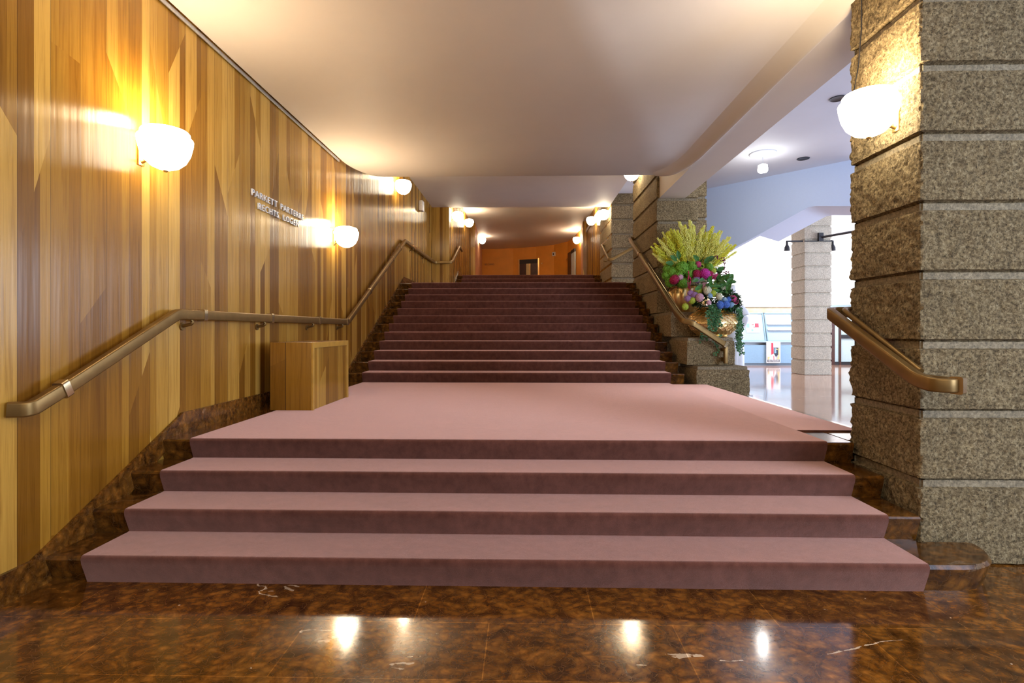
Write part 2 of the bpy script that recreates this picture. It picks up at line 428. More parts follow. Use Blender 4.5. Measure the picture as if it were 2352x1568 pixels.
m = MB(); m.box(WL-.1, 3.3, 13.6, 29, 5.70, 5.8); struct(m.build('ceiling', M['plaster']))
m = MB(); m.box(WL, SR, 15.15, 15.25, 5.05, 5.70); struct(m.build('wall_upper', M['plaster']))
m = MB(); m.box(2.89, 16, -3.2, 11.9, 4.5, 4.6); struct(m.build('ceiling', M['plasterb']))
m = MB(); m.box(2.42, 16, 11.9, 22.2, 5.25, 5.35); struct(m.build('ceiling', M['plasterb']))
m = MB(); m.box(WL, 2.42, -3.2, 6.9, 4.92, 5.0); struct(m.build('ceiling', M['plaster']))
cv = [(XR, -3.2), (XR, 2.0), (XR, SLAB_END-1.15)] + [(XR-.42*(1-math.cos(t)), SLAB_END-1.15+1.15*math.sin(t)) for t in [PI/2*k/14 for k in range(1, 14)]]
m = MB(); cr = []
for i, p in enumerate(cv):
    a = Vector(cv[max(0, i-1)]); b = Vector(cv[min(len(cv)-1, i+1)]); d = (b-a).normalized(); nl = Vector((-d.y, d.x)); fd = min(1, (len(cv)-1-i)/5)
    cr.append([m.bm.verts.new((p[0]+nl.x*q, p[1]+nl.y*q, CZ+z*fd+.0005)) for q, z in ((.0, .02), (-.004, -.062), (.012, -.066), (.05, -.050), (.10, -.022), (.17, -.004), (.24, .001))])
for a, b in zip(cr[:-1], cr[1:]):
    for k in range(len(a)-1): m.bm.faces.new((a[k], a[k+1], b[k+1], b[k]))
struct(m.build('trim_cove', M['plaster'], smooth=60))
# beam between the stair hall and the foyer
m = MB(); m.box(2.425, 2.89, -3.2, 9.75, 3.77, 4.92)
struct(m.build('trim_beam', M['plaster']))
# slim metal strip at the wooden wall
m = MB(); m.box(WL+.012, WL+.022, -3, 7.5, CZ-.012, CZ+.02); struct(m.build('trim_ceiling_strip', M['steel']))

# ------------------------------------------------------------------ walls
m = MB(); m.box(WL-.06, WL, -3.2, 15.2, -.05, 5.7); struct(m.build('wall_left', M['wood']))
W3 = -2.17
m = MB(); m.box(WL, W3, 15.2, 15.26, 2.3, 5.7); struct(m.build('wall_facing', M['woodx']))
m = MB(); m.box(W3-.06, W3, 15.26, 21.3, 2.3, 5.7); struct(m.build('wall_left_upper', M['wood']))
m = MB(); m.box(W3, -1.99, 21.3, 21.36, 3.1, 5.7); struct(m.build('wall_facing_upper', M['woodx']))
m = MB(); m.box(2.46, 2.52, 15.1, 21.1, 2.3, 5.7); struct(m.build('wall_right_upper', M['wood']))
m = MB(); m.box(2.31, 2.46, 21.1, 21.16, 3.1, 5.7); struct(m.build('wall_facing_right', M['woodx']))
def wall_poly(name, pts, z0, z1, mat, th=.08):
    m = MB()
    for a, b in zip(pts[:-1], pts[1:]):
        a, b = Vector(a), Vector(b); d = (b-a).normalized(); nn = Vector((-d.y, d.x))*th
        m.prism([(a.x, a.y, z0), (b.x, b.y, z0), (b.x+nn.x, b.y+nn.y, z0), (a.x+nn.x, a.y+nn.y, z0)], (0, 0, z1-z0))
    return struct(m.build(name, mat))
wall_poly('wall_salmon_left', [(-1.99, 21.36), (-2.27, 28.3)], 3.0, 5.7, M['pink'])
curve = [(2.41, 22.7), (2.30, 24.6), (2.10, 25.9), (1.49, 26.9), (.6, 27.5), (-.6, 28.0), (-2.30, 28.3)]
wall_poly('wall_back', curve, 3.0, 5.7, M['orange'], -.08)
wall_poly('wall_salmon_right', [(2.41, 22.7), (2.31, 21.16)], 3.0, 5.7, M['pink'], .08)

# landings (level parts of the staircases)
def slab(name, label, x0, x1, y0, y1, z):
    m = MB(); m.box(x0, x1, y0, y1, z-.14, z)
    return m
def step_poly(k, x0, x1, yback=None):
    z = k*R; y = yn(k); yb = yback if yback else yn(k)+T+NT_+.01
    m = MB(); m.prism([(x0, y+NT_, z-R), (x0, y+.004, z-.014), (x0, y+.012, z-.003), (x0, y+.022, z), (x0, yb, z), (x0, yb, z-R)], (x1-x0, 0, 0))
    return m
# lower staircase
st = thing('staircase', 'lower flight of four red-brown marble steps rising from the polished floor to the wide landing', 'stairs', (0, Y1, 0))
z = R; y = yn(1); m = MB()
outl = [(WL+.002, y+NT_), (2.62-.30, y+NT_)] + [(2.62-.30+(.30)*math.sin(t), y+NT_+.30-.30*math.cos(t)) for t in [PI/2*k/8 for k in range(1, 9)]] + [(2.60, 3.195), (2.33, 3.195), (2.33, 3.62), (WL+.002, 3.62)]
outt = [(WL+.002, y), (2.62-.30, y)] + [(2.62-.30+(.315)*math.sin(t), y+.315-.315*math.cos(t)) for t in [PI/2*k/8 for k in range(1, 9)]] + [(2.60, 3.195), (2.33, 3.195), (2.33, 3.62), (WL+.002, 3.62)]
r0 = [m.bm.verts.new((a, b, 0)) for a, b in outl]; r1 = [m.bm.verts.new((a, b, R-.018)) for a, b in outt]
r2 = [m.bm.verts.new((q.x, q.y, R)) for q in inset(outt, .014)]
nn_ = len(r0)
for ra, rb in ((r0, r1), (r1, r2)):
    for i in range(nn_): m.bm.faces.new((ra[i], ra[(i+1) % nn_], rb[(i+1) % nn_], rb[i]))
m.bm.faces.new(r2); m.bm.faces.new(r0[::-1])
part(st, 'step', m, M['marbles'], 35)
for k in (2, 3): part(st, 'step', step_poly(k, WL+.002, SR-.04), M['marbles'])
part(st, 'step', step_poly(4, WL+.002, SR-.04, yn(4)+.42), M['marbles'])
m = MB(); m.prism([(WL+.002, yn(4)+.42, ZL1-.14), (2.345, yn(4)+.42, ZL1-.14), (2.345, 3.915, ZL1-.14), (2.70, 3.915, ZL1-.14), (2.70, 7.76, ZL1-.14), (2.345, 7.76, ZL1-.14), (2.345, Y5+.5, ZL1-.14), (WL+.002, Y5+.5, ZL1-.14)], (0, 0, .14)); part(st, 'landing', m, M['marble'])
m = MB(); m.box(WL+.002, 2.66, yn(4)+.6, 7.75, 0, ZL1-.14); part(st, 'plinth', m, M['marbles'])
# descending side steps toward the foyer
ss = thing('side_steps', 'marble steps leading from the landing edge down to the foyer floor', 'stairs', (2.7, 5.5, 0))
for k in range(3):
    m = MB(); m.box(2.70+k*T, 2.70+(k+1)*T, 3.95, 7.62, 0 if k == 2 else ZL1-R*(k+2), ZL1-R*(k+1)); part(ss, 'step', m, M['marbles'])
# upper staircase
su = thing('staircase', 'long upper flight of twelve marble steps climbing beside the wooden wall', 'stairs', (0, Y5, ZL1))
for k in range(5, 17): part(su, 'step', step_poly(k, WL+.002, SR-.012, None if k < 16 else Y16+.5), M['marbles'])
m = MB(); m.prism([(WL+.002, Y16+.5, ZL2-.14), (2.37, Y16+.5, ZL2-.14), (2.37, 15.04, ZL2-.14), (2.43, 15.04, ZL2-.14), (2.43, 15.8, ZL2-.14), (W3+.002, 15.8, ZL2-.14), (W3+.002, 15.19, ZL2-.14), (WL+.002, 15.19, ZL2-.14)], (0, 0, .14)); part(su, 'landing', m, M['marbles'])
s3 = thing('staircase', 'short topmost flight of steps before the orange back wall', 'stairs', (0, Y17, ZL2))
for k in range(17, 22): part(s3, 'step', step_poly(k, W3+.002, 2.43, None if k < 21 else Y21+.5), M['marbles'])
m = MB(); m.box(-2.5, 2.6, Y21+.5, 29, ZL3-.14, ZL3); struct(m.build('floor', M['marbles']))

# carpets: one cross-section swept in X
def carpet_profile(ks, y_end, base_y=None):
    p = []; th = .012; r = .020
    k0 = ks[0]
    p.append((yn(k0)+NT_-th, (k0-1)*R))
    for k in ks:
        z = k*R; y = yn(k)
        if k != k0: p.append((y+NT_-th-.002, z-R+th+.004))
        p.append((y-th+.004, z-.034))
        for a in range(6):
            t = PI/2*a/5; p.append((y-th+r-r*math.cos(t)-.0, z+th-r-.002+r*math.sin(t)+.002))
        ny = yn(k+1)+NT_-th if k != ks[-1] else y_end
        if k != ks[-1]: p.append((ny-.014, z+th)); p.append((ny-.004, z+th+.002))
        else: p.append((ny, z+th))
    return p
def carpet_strip(m, prof, x0, x1, th=.011, nx=1):
    bm = m.bm
    pr = [Vector(q) for q in prof]; inn = []
    for i, p in enumerate(pr):
        a = pr[max(0, i-1)]; b = pr[min(len(pr)-1, i+1)]; d = (b-a).normalized(); inn.append(p+Vector((d.y, -d.x))*th)
    rows = []
    for x in [x0+(x1-x0)*i/nx for i in range(nx+1)]:
        rows.append(([bm.verts.new((x, p.x, p.y)) for p in pr], [bm.verts.new((x, q.x, q.y)) for q in inn]))
    for (a, ai), (b, bi) in zip(rows[:-1], rows[1:]):
        for i in range(len(pr)-1):
            bm.faces.new((a[i], b[i], b[i+1], a[i+1])); bm.faces.new((ai[i], ai[i+1], bi[i+1], bi[i]))
        bm.faces.new((a[0], ai[0], bi[0], b[0])); bm.faces.new((a[-1], b[-1], bi[-1], ai[-1]))
    for (a, ai) in (rows[0], rows[-1]):
        for i in range(len(pr)-1): bm.faces.new((a[i], a[i+1], ai[i+1], ai[i]))
cxl, cxr = -2.43, 2.135
m = MB(); carpet_strip(m, carpet_profile([1, 2, 3, 4], Y5+NT_-.026), cxl, cxr)
m.box(cxr, 2.62, 4.22, 7.70, ZL1, ZL1+.012)
tag(m.build('stair_carpet', M['carpet'], smooth=30, origin=(0, Y1, 0)), 'wide mauve velour carpet covering the four front steps and the first landing', 'carpet')
m = MB(); carpet_strip(m, carpet_profile(list(range(5, 17)), 15.7), cxl, 2.16)
tag(m.build('stair_carpet', M['carpet'], smooth=30, origin=(0, Y5, ZL1)), 'mauve runner carpet on the long upper flight', 'carpet')
m = MB(); carpet_strip(m, carpet_profile(list(range(17, 22)), 22.5), -2.0, 2.2)
tag(m.build('stair_carpet', M['carpet'], smooth=30, origin=(0, Y17, ZL2)), 'dark mauve carpet on the short topmost flight', 'carpet')

# skirting on the wooden wall
SL = R/T
def skirt(name, pts, zlow):
    m = MB(); m.prism([(WL+.022, a, b) for a, b in pts], (-.02, 0, 0)); return struct(m.build(name, M['marblep']))
ztop = lambda y, yb, zb: zb+SL*(y-yb)+.045
v1 = yn(4)+(.16-.045)/SL
skirt('baseboard_left', [(-3, 0), (-3, .16), (Y1-R/SL+(.16-.045)/SL, .16), (v1, ZL1+.16), (Y5-R/SL+(.16-.045)/SL, ZL1+.16),
      (Y16+(.16-.045)/SL, ZL2+.16), (15.2, ZL2+.16), (15.2, ZL2-.1), (Y16+.1, ZL2-.1), (Y5+.1, ZL1-.0), (yn(4)+.1, ZL1-.06), (Y1+.1, 0)], 0)
m = MB(); m.prism([(W3+.02, a, b) for a, b in [(15.3, ZL2), (15.3, ZL2+.16), (Y17-R/SL+.12/SL, ZL2+.16), (Y21+.12/SL, ZL3+.16), (21.3, ZL3+.16), (21.3, ZL3-.1), (Y21+.2, ZL3-.1), (Y17+.2, ZL2)]], (-.019, 0, 0))
struct(m.build('baseboard_upper', M['marblep']))

# ------------------------------------------------------------------ stone pillars
def pillar(name, label, rects, mat, step=.04, amp=.009, joints=None, groove=.030, band=.050, seed=0, origin=None):
    """rects: list of (x0,x1,y0,y1,z0,z1) courses from the floor up"""
    m = MB(); bm = m.bm
    for ci, (x0, x1, y0, y1, z0, z1) in enumerate(rects):
        off = Vector((seed*3.1+ci*5.3, ci*2.7, seed))
        per = []
        def seg(a, b, nrm):
            L = (Vector(b)-Vector(a)).length; k = max(2, int(L/step))
            for i in range(k): per.append((a[0]+(b[0]-a[0])*i/k, a[1]+(b[1]-a[1])*i/k, nrm, i == 0))
        seg((x0, y0), (x1, y0), (0, -1)); seg((x1, y0), (x1, y1), (1, 0)); seg((x1, y1), (x0, y1), (0, 1)); seg((x0, y1), (x0, y0), (-1, 0))
        prevn = {0: (-1, 0), 1: (0, -1), 2: (1, 0), 3: (0, 1)}
        cor = 0; pts = []
        for (x, y, nr, first) in per:
            if first: pn = prevn[cor]; cor += 1; nx, ny = nr[0]+pn[0], nr[1]+pn[1]
            else: nx, ny = nr
            pts.append((x, y, nx, ny))
        h = z1-z0; zt = z1-band if h > band*2.2 else z1
        rows = [(z0, groove*1.15, 0), (z0+.006, groove*.9, 0), (z0+.010, 0, .6)]
        kz = max(2, int((zt-z0-.02)/step))
        for i in range(1, kz): rows.append((z0+.010+(zt-z0-.014)*i/kz, 0, 1))
        if zt < z1: rows += [(zt-.004, 0, .6), (zt+.004, groove*.85, .12), (z1-.006, groove*.85, .12), (z1-.003, groove*1.2, 0), (z1, groove*1.2, 0)]
        else: rows += [(z1-.008, 0, .6), (z1, .008, 0)]
        rs = []
        for (z, ins, a) in rows:
            ring = []
            for (x, y, nx, ny) in pts:
                p = Vector((x, y, z))
                d = noise.noise((p+off)*7)*.6+noise.noise((p+off)*22)*.55+noise.noise((p+off)*60)*.55
                q = d*amp*a-ins
                if abs(nx)+abs(ny) > 1.5: q -= .004*a
                ring.append(bm.verts.new((x+nx*q, y+ny*q, z+(noise.noise((p+off)*30)*.003 if a else 0))))
            rs.append(ring)
        k = len(pts)
        for j in range(len(rs)-1):
            for i in range(k):
                f_ = bm.faces.new((rs[j][i], rs[j][(i+1) % k], rs[j+1][(i+1) % k], rs[j+1][i]))
                if rows[j][2] == .12 and rows[j+1][2] == .12: f_.material_index = 1
        bm.faces.new(rs[0][::-1]); bm.faces.new(rs[-1])
    o = m.build(name, mat, smooth=35, origin=origin or ((rects[0][0]+rects[0][1])/2, (rects[0][2]+rects[0][3])/2, rects[0][4]))
    o.data.materials.append(M['stoneg_s'] if mat is M['stoneg'] else M['stone_s'])
    return tag(o, label, 'pillar')
CP = .415
# near right pillar
YB0, YB1 = 3.22, 3.90
rc = [(2.36, 3.42, YB0, YB1, 0, .504)]
zz = .504
while zz < 4.4: rc.append((2.36, 3.42, YB0, YB1, zz, min(4.49, zz+CP))); zz += CP
pillar('stone_pillar', 'massive rough-hewn stone pillar in the right foreground, carrying a lit wall lamp and a bronze handrail', rc, M['stone'], .014, .016, seed=1)
# stepped pillar beside the upper flight
za = [0, .435, .865, 1.28, 1.695]
rc = [(2.50, 3.27, 7.78, 8.7, 0, .435), (2.50, 3.27, 7.78, 8.7, .435, .865), (2.44, 3.16, 8.04, 9.0, .865, 1.28), (2.395, 3.14, 8.74, 9.8, 1.28, 1.695)]
zz = 1.695
while zz < 4.9: rc.append((2.375, 3.12, 9.60, 11.72, zz, min(4.9, zz+CP))); zz += CP
rc.insert(4, (2.375, 3.12, 9.60, 11.72, 0.6, 1.695))
pillar('stone_pillar', 'stepped stone pillar beside the upper flight, with gold flower pots standing on its ledges', rc, M['stone'], .03, .012, seed=2, origin=(2.8, 9, 0))
rc = []; zz = 0.24
while zz < 4.45: rc.append((3.15, 3.51, 10.3, 10.9, zz, min(4.49, zz+CP))); zz += CP
rc[0] = (3.15, 3.51, 10.3, 10.9, 0, .655)
pillar('stone_pilaster', 'narrow stone pilaster just behind the stepped pillar with the flower pots', rc, M['stone'], .04, .010, seed=5)
# pillar at second landing
rc = []; zz = 2.05
while zz < 5.7: rc.append((2.45, 3.35, 15.05, 17.3, zz, min(5.7, zz+CP))); zz += CP
pillar('stone_pillar', 'stone pillar at the right end of the second landing, farthest up the stairs', rc, M['stone'], .06, .010, seed=3)
# foyer pillar
p0 = atZ(1848, 861, 0); rc = []; zz = 0
xc, yc = p0.x, p0.y
for i in range(14):
    h = .47 if i == 0 else CP
    rc.append((xc, xc+.83, yc, yc+.83, zz, min(5.3, zz+h))); zz += h
    if zz > 5.2: break
ang = math.radians(0)
pl = pillar('stone_pillar', 'free-standing pale stone pillar out in the bright foyer', rc, M['stoneg'], .06, .012, groove=.026, seed=4, origin=(xc+.415, yc+.415, 0))

# ------------------------------------------------------------------ foyer shell
FY = 22.0
m = MB(); m.box(2.5, 16, FY, FY+.15, 0, 5.3); struct(m.build('wall_foyer_back', M['white']))
m = MB(); m.box(16, 16.1, -3.2, FY, 0, 5.3); struct(m.build('wall_foyer_right', M['white']))
m = MB(); m.box(2.55, 2.7, 17.3, FY, 0, 5.3); struct(m.build('wall_foyer_left', M['plasterb']))
m = MB(); m.box(2.5, 16, FY-.05, FY, 0, 2.33); struct(m.build('wall_foyer_panelling', plain('pale_veneer', (.70, .50, .27, 1), .4, var=.18, sc_=6)))
m = MB(); m.box(2.5, 16, FY-.16, FY, 2.40, 2.52, .01); m.box(2.5, 16, FY-.10, FY, 2.52, 2.66, .006)
struct(m.build('trim_ledge', M['white']))
m = MB(); m.box(2.5, 16, FY-.12, FY, 2.33, 2.40); struct(m.build('trim_ledge_shadow_gap', M['steel']))
# stair soffit hanging into the foyer
A = atZ(1560, 446, 4.5); B = atZ(1990, 360, 4.5)
dirf = Vector((B.x-A.x, B.y-A.y, 0)).normalized(); nrmf = Vector((-dirf.y, dirf.x, 0))
if nrmf.y < 0: nrmf = -nrmf
def onf(px, py):
    r = ray(px, py); t = (Vector((A.x, A.y, 0))-Vector((0, 0, 0))).dot(nrmf)/Vector((r.x, r.y, 0)).dot(nrmf)
    return Vector((r.x*t, r.y*t, CH+r.z*t))
lo = [onf(1560, 640), onf(1655, 586), onf(1740, 540), onf(1843, 483), onf(1856, 476), onf(1872, 473), onf(1990, 473)]
up_ = [Vector((lo[0].x, lo[0].y, 5.2)), Vector((lo[-1].x, lo[-1].y, 5.2))]
m = MB(); m.prism(lo+[up_[1], up_[0]], nrmf*.12)
m.prism([q+nrmf*.121 for q in lo[2:]+[Vector((lo[-1].x, lo[-1].y, 5.2)), Vector((lo[2].x, lo[2].y, 5.2))]], nrmf*1.03)
struct(m.build('wall_gallery_soffit', plain('pale_blue_paint', (.60, .69, .86, 1), .7, var=.01), smooth=40))
# door area at the right of the foyer pillar
D = lambda px, py: atY(px, py, 21.5)
a, b = D(1908, 826), D(1960, 698)
m = MB(); m.box(a.x-.15, a.x+3.0, 21.6, 21.94, 0, 2.38); struct(m.build('wall_foyer_passage', M['greyl']))
dr = thing('glass_door', 'tall glass door with dark frames at the back of the foyer, right of the pale pillar', 'door', (a.x+.2, 21.5, 0)); 
x0 = D(1909, 0).x; 
m = MB(); m.box(x0, x0+.12, 21.45, 21.6, 0, 2.1); part(dr, 'door_frame', m, M['dark'])
m = MB(); m.box(x0+.12, x0+.30, 21.52, 21.56, .12, 2.1); part(dr, 'glass_pane', m, M['glass'])
m = MB(); m.box(x0+.30, x0+.37, 21.45, 21.6, 0, 2.25); part(dr, 'door_frame', m, M['dark'])
m = MB(); m.box(x0+.37, x0+1.3, 21.52, 21.56, .12, 2.1); part(dr, 'glass_pane', m, M['glass'])
m = MB(); m.box(x0+.37, x0+1.3, 21.47, 21.58, 1.05, 1.2); part(dr, 'push_bar', m, M['black'])
m = MB(); m.box(x0+.12, x0+1.4, 21.47, 21.6, 0, .12); part(dr, 'kick_plate', m, M['black'])
m = MB(); m.box(x0+.30, x0+1.4, 21.47, 21.6, 2.1, 2.2); part(dr, 'head_rail', m, M['dark'])

# ------------------------------------------------------------------ handrails
h_, w_ = .039, .026
rp = []
for (sx, sy, a0) in ((1, 1, 0), (-1, 1, 90), (-1, -1, 180), (1, -1, 270)):
    for k in range(4):
        a = math.radians(a0+30*k); rp.append((sx*(w_-.010)+.010*math.cos(a), sy*(h_-.010)+.010*math.sin(a)))
RX = WL+.085
def rail(name, label, path, collars, brackets, mat=None, wall_dir=-1, extra=None):
    path = [Vector(p) for p in path]
    root = thing(name, label, 'handrail', path[0])
    m = MB(); m.tube(fillet(path, .035, 5), 1, prof=rp); part(root, 'rail', m, M['bronze'], 45)
    for c in collars:
        p, d = c; d = Vector(d).normalized()*.022
        m = MB(); m.tube([Vector(p)-d, Vector(p)+d], 1.24, prof=rp); part(root, 'collar', m, M['bronzel'], 45)
    for p in brackets:
        p, d = Vector(p[0]), Vector(p[1])
        m = MB(); a = p+Vector((0, 0, -h_)); b = p+d
        m.tube(fillet([a, a+Vector((0, 0, -.03)), Vector((b.x, b.y, a.z-.05))], .03, 4), .013, 8)
        dd = d.normalized()
        e = Vector((b.x, b.y, a.z-.05)); m.tube([e-dd*.012, e], .03, 12)
        part(root, 'bracket', m, M['bronze'], 45)
    return root
v = Vector
Lp = [(WL+.01, 2.66, .99), (RX, 2.70, .985), (RX, 2.90, 1.07), (RX, 3.87, 1.515), (RX, 7.66, 1.515), (RX, 11.38, 3.315)]
p_a = v(Lp[2]); p_b = v(Lp[3]); p_c = v(Lp[4]); p_d = v(Lp[5])
tor = v((0, 1, 0))
sld = (p_b-p_a).normalized(); sld2 = (p_d-p_c).normalized()
Lp += [(RX, 15.05, 3.33), (RX+.05, 15.12, 3.33), (W3+.06, 15.12, 3.33), (W3+.085, 15.3, 3.38), (W3+.085, 17.0, 4.06), (W3+.09, 17.6, 4.02)]
col = [(p_a+sld*.0, sld), (v((RX, 4.18, 1.515)), tor), (v((RX, 5.31, 1.515)), tor), (v((RX, 6.56, 1.515)), tor), (v((RX, 7.60, 1.515)), tor),
       (p_c+sld2*1.2, sld2), (p_c+sld2*2.9, sld2), (v((RX, 10.9, 3.08)), sld2), (v((RX, 12.3, 3.318)), tor)]
W = v((WL-RX, 0, 0))
br = [(v((RX, 4.05, 1.515)), W), (v((RX, 5.2, 1.515)), W), (v((RX, 6.4, 1.515)), W), (v((RX, 7.45, 1.515)), W),
      (p_c+sld2*1.1, W), (p_c+sld2*2.7, W), (v((RX, 11.1, 3.18)), W), (v((RX, 12.2, 3.318)), W), (v((RX, 13.6, 3.325)), W)]
rail('handrail', 'long bronze handrail running along the wooden left wall up all the flights', Lp, col, br)
# right rail on near pillar
XB = 2.36
q0, q1 = v((2.245, 3.93, 1.515)), v((2.245, 3.10, 1.12))
dd_ = (q1-q0).normalized()
Rp = [(2.50, 4.02, 1.53), (2.30, 4.02, 1.53), (2.245, 3.95, 1.52), q1, (2.255, 2.99, 1.095), (2.33, 2.95, 1.095), (2.385, 3.0, 1.095), (2.385, 3.21, 1.095)]
rt = rail('handrail', 'short sloping bronze handrail wrapped round the near stone pillar on the right', Rp, [(v((2.375, 2.965, 1.095)), v((.6, .35, 0)))], [])
m = MB(); m.tube(fillet([v((2.50, 3.96, 1.55)), v((2.36, 3.96, 1.55)), v((2.318, 3.90, 1.535)), v((2.318, 3.16, 1.155))], .05, 5), .020, 10)
part(rt, 'inner_bar', m, M['bronze'], 45)
for yy in (3.3, 3.7):
    zc = 1.155+(yy-3.16)*(.38/.74); m = MB(); m.tube([v((2.25, yy, zc-.02)), v((2.365, yy, zc-.04))], .014, 8); part(rt, 'bracket', m, M['bronze'], 45)
# right rail on stepped pillar
XR2 = 2.275
t0, t1 = atX(1446, 548, XR2), v((XR2, 8.02, 1.65))
endp = atY(1668, 793, 7.86)
Sp = [v((XR2+.09, t0.y+.05, t0.z)), v((XR2, t0.y, t0.z)), t1, v((XR2+.03, 7.80, 1.535)), v((XR2+.16, 7.74, 1.49)), endp]
rt = rail('handrail', 'bronze handrail climbing the stepped stone pillar and bending in front of the gold pots', Sp, [(t0+(t1-t0)*.28, t1-t0), (endp-(endp-Sp[4]).normalized()*.02, endp-Sp[4])], [(t0+(t1-t0)*.22, v((.1, 0, 0))), (t0+(t1-t0)*.5, v((.1, 0, 0)))])
m = MB(); m.tube(fillet([t0+(t1-t0)*.42+v((.09, 0, 0)), t0+(t1-t0)*.42+v((.062, 0, .0)), t1+v((.062, .05, .03)), v((XR2+.11, 7.86, 1.55)), Sp[4]+v((.05, .03, .02))], .05, 5), .017, 10)
part(rt, 'inner_bar', m, M['bronzel'], 45)
m = MB(); ex = endp.x+.01
m.box(ex-.035, ex+.02, 7.86, 7.92, .90, 1.16, .008); m.box(ex-.02, ex+.045, 7.92, 8.06, .93, .99, .006); m.box(ex-.02, ex+.045, 7.92, 8.06, 1.08, 1.13, .006)
part(rt, 'bracket_plate', m, M['bronze'], 45)
# rail on the far stone pillar
fa, fb, fc, fd = atX(1382, 563, 2.36), atX(1403, 592, 2.36), atY(1412, 592, 14.93), atY(1452, 568, 14.93)
m = MB()
rt = thing('handrail', 'small bronze handrail wrapped round the farthest stone pillar', 'handrail', fb)
m.tube(fillet([fa+v((.09, .1, -.02)), fa, v((2.36, 14.97, fb.z)), v((2.46, 14.95, fb.z)), fd+v((.4, 0, .2))], .06, 4), 1, prof=rp); part(rt, 'rail', m, M['bronze'], 45)
m = MB(); m.tube([v((2.36, 15.9, 3.45)), v((2.45, 15.9, 3.43))], .015, 8); part(rt, 'bracket', m, M['bronze'])

# ------------------------------------------------------------------ wall lamps
def make_sconce():
    root = thing('wall_lamp', '', 'lamp', (0, 0, 0))
    m = MB()
    pr = [(.0, 0), (.04, .003), (.085, .018), (.125, .048), (.152, .092), (.166, .14), (.170, .168), (.166, .176), (.152, .180),
          (.149, .205), (.140, .214), (.118, .219), (.100, .224), (.094, .226), (.090, .222), (.090, .214), (.135, .205), (.14, .15), (.10, .05), (.0, .02)]
    m.lathe([(a_, b_*1.25) for a_, b_ in pr], 72, (.176, 0, 0)); m.build('glass_bowl', M['bowl'], root, 60, origin=(0, 0, 0))
    m = MB(); m.lathe([(0, -.016), (.012, -.014), (.016, -.006), (.012, .002), (0, .004)], 14, (.176, 0, 0)); m.build('finial', M['brass'], root, 50, origin=(0, 0, 0))
    m = MB(); m.box(.0, .012, -.03, .03, .03, .24, .004); m.tube([(.005, 0, .05), (.05, 0, .07)], .010, 8); m.build('wall_mount', M['brass'], root, 40, origin=(0, 0, 0))
    l = bpy.data.lights.new('bulb_light', 'POINT'); l.energy = BULB_W; l.color = BULB_C; l.shadow_soft_size = .07
    lo_ = bpy.data.objects.new('bulb', l); C.objects.link(lo_); lo_.parent = root; lo_.location = (.176, 0, .325)
    return root
proto = make_sconce()
lamps = [
 ((WL, 3.61, 2.505), 0, 'largest lit opal bowl lamp on the wooden left wall, nearest the viewer', 1.0),
 ((WL, 7.33, 2.545), 0, 'lit opal bowl lamp on the wooden left wall right of the silver lettering', 1.0),
 ((WL, 10.8, 4.17), 0, 'lit opal bowl lamp high on the wooden left wall near the white box', 1.0),
 ((W3, 15.75, 4.62), 0, 'lit opal bowl lamp just behind the corner of the facing wooden wall panel, left side', .8),
 ((W3, 19.0, 5.08), 0, 'lit opal bowl lamp on the upper left wooden wall, second beyond the facing panel', .8),
 ((-2.12, 24.3, 5.34), 0, 'lit opal bowl lamp on the salmon wall left of the orange back wall', .7),
 ((XB, 3.42, 2.625), PI, 'big glowing opal bowl lamp on the near stone pillar at right', .85),
 ((SR+.005, 10.95, 4.46), PI, 'lit opal bowl lamp on the stepped stone pillar just under the ceiling lip', .9),
 ((2.45, 15.35, 4.56), PI, 'lit opal bowl lamp on the farthest stone pillar', .8),
 ((2.46, 18.25, 4.98), PI, 'lit opal bowl lamp on the right upper wooden wall beside the farthest stone pillar', .8),
 ((2.42, 22.9, 5.10), PI, 'lit opal bowl lamp on the salmon wall right of the orange back wall', .7),
]
for i, (p, rz, lab, pw) in enumerate(lamps):
    o = proto if i == 0 else copy_tree(proto)
    o.location = p; o.rotation_euler = (0, 0, rz); tag(o, lab, 'lamp', 'opal bowl wall lamps')
    for ch in o.children:
        if ch.type == 'LIGHT' and pw != 1.0:
            ch.data = ch.data.copy(); ch.data.energy = BULB_W*pw
m = MB(); m.tube([atX(1979, -60, 2.345), atX(1979, 60, 2.345), atX(1972, 150, 2.34), atX(1962, 205, 2.33), atX(1968, 236, 2.30)], .004, 6)
tag(m.build('cable', M['black'], smooth=50), 'thin dark cable running down the near stone pillar to its lamp', 'cable')

# ------------------------------------------------------------------ wooden box
bx0, bx1, by0, by1, bz0, bz1 = -2.49, -2.065, 5.13, 6.17, ZL1+.012, 1.275
bo = thing('wooden_box', 'light wooden box pedestal with framed side standing on the carpeted landing', 'box', ((bx0+bx1)/2, (by0+by1)/2, bz0))
m = MB(); m.box(bx0, bx1-.02, by0, by1, bz0, bz1-.0, .003); part(bo, 'body', m, wood_planks('box_wood', 'X', .52, .06), 30)
wy = wood_planks('box_side_wood', 'Y', .26, .05); wf = plain('box_frame_wood', (.50, .27, .045, 1), .35, var=.12, sc_=9)
f = .055
m = MB(); m.box(bx1-.02, bx1-.018, by0+.02, by1-.02, bz0, bz1-.02); part(bo, 'side_panel', m, wy)
for q in ([(by0, bz0), (by0+.035, bz0), (by0+.035, bz1-f), (by0, bz1)], [(by1, bz0), (by1-.045, bz0), (by1-.045, bz1-f), (by1, bz1)], [(by0, bz1), (by0+.035, bz1-f), (by1-.045, bz1-f), (by1, bz1)]):
    m = MB(); m.prism([(bx1-.019, a, b) for a, b in q], (.019, 0, 0), .0015); part(bo, 'frame_strip', m, wf)

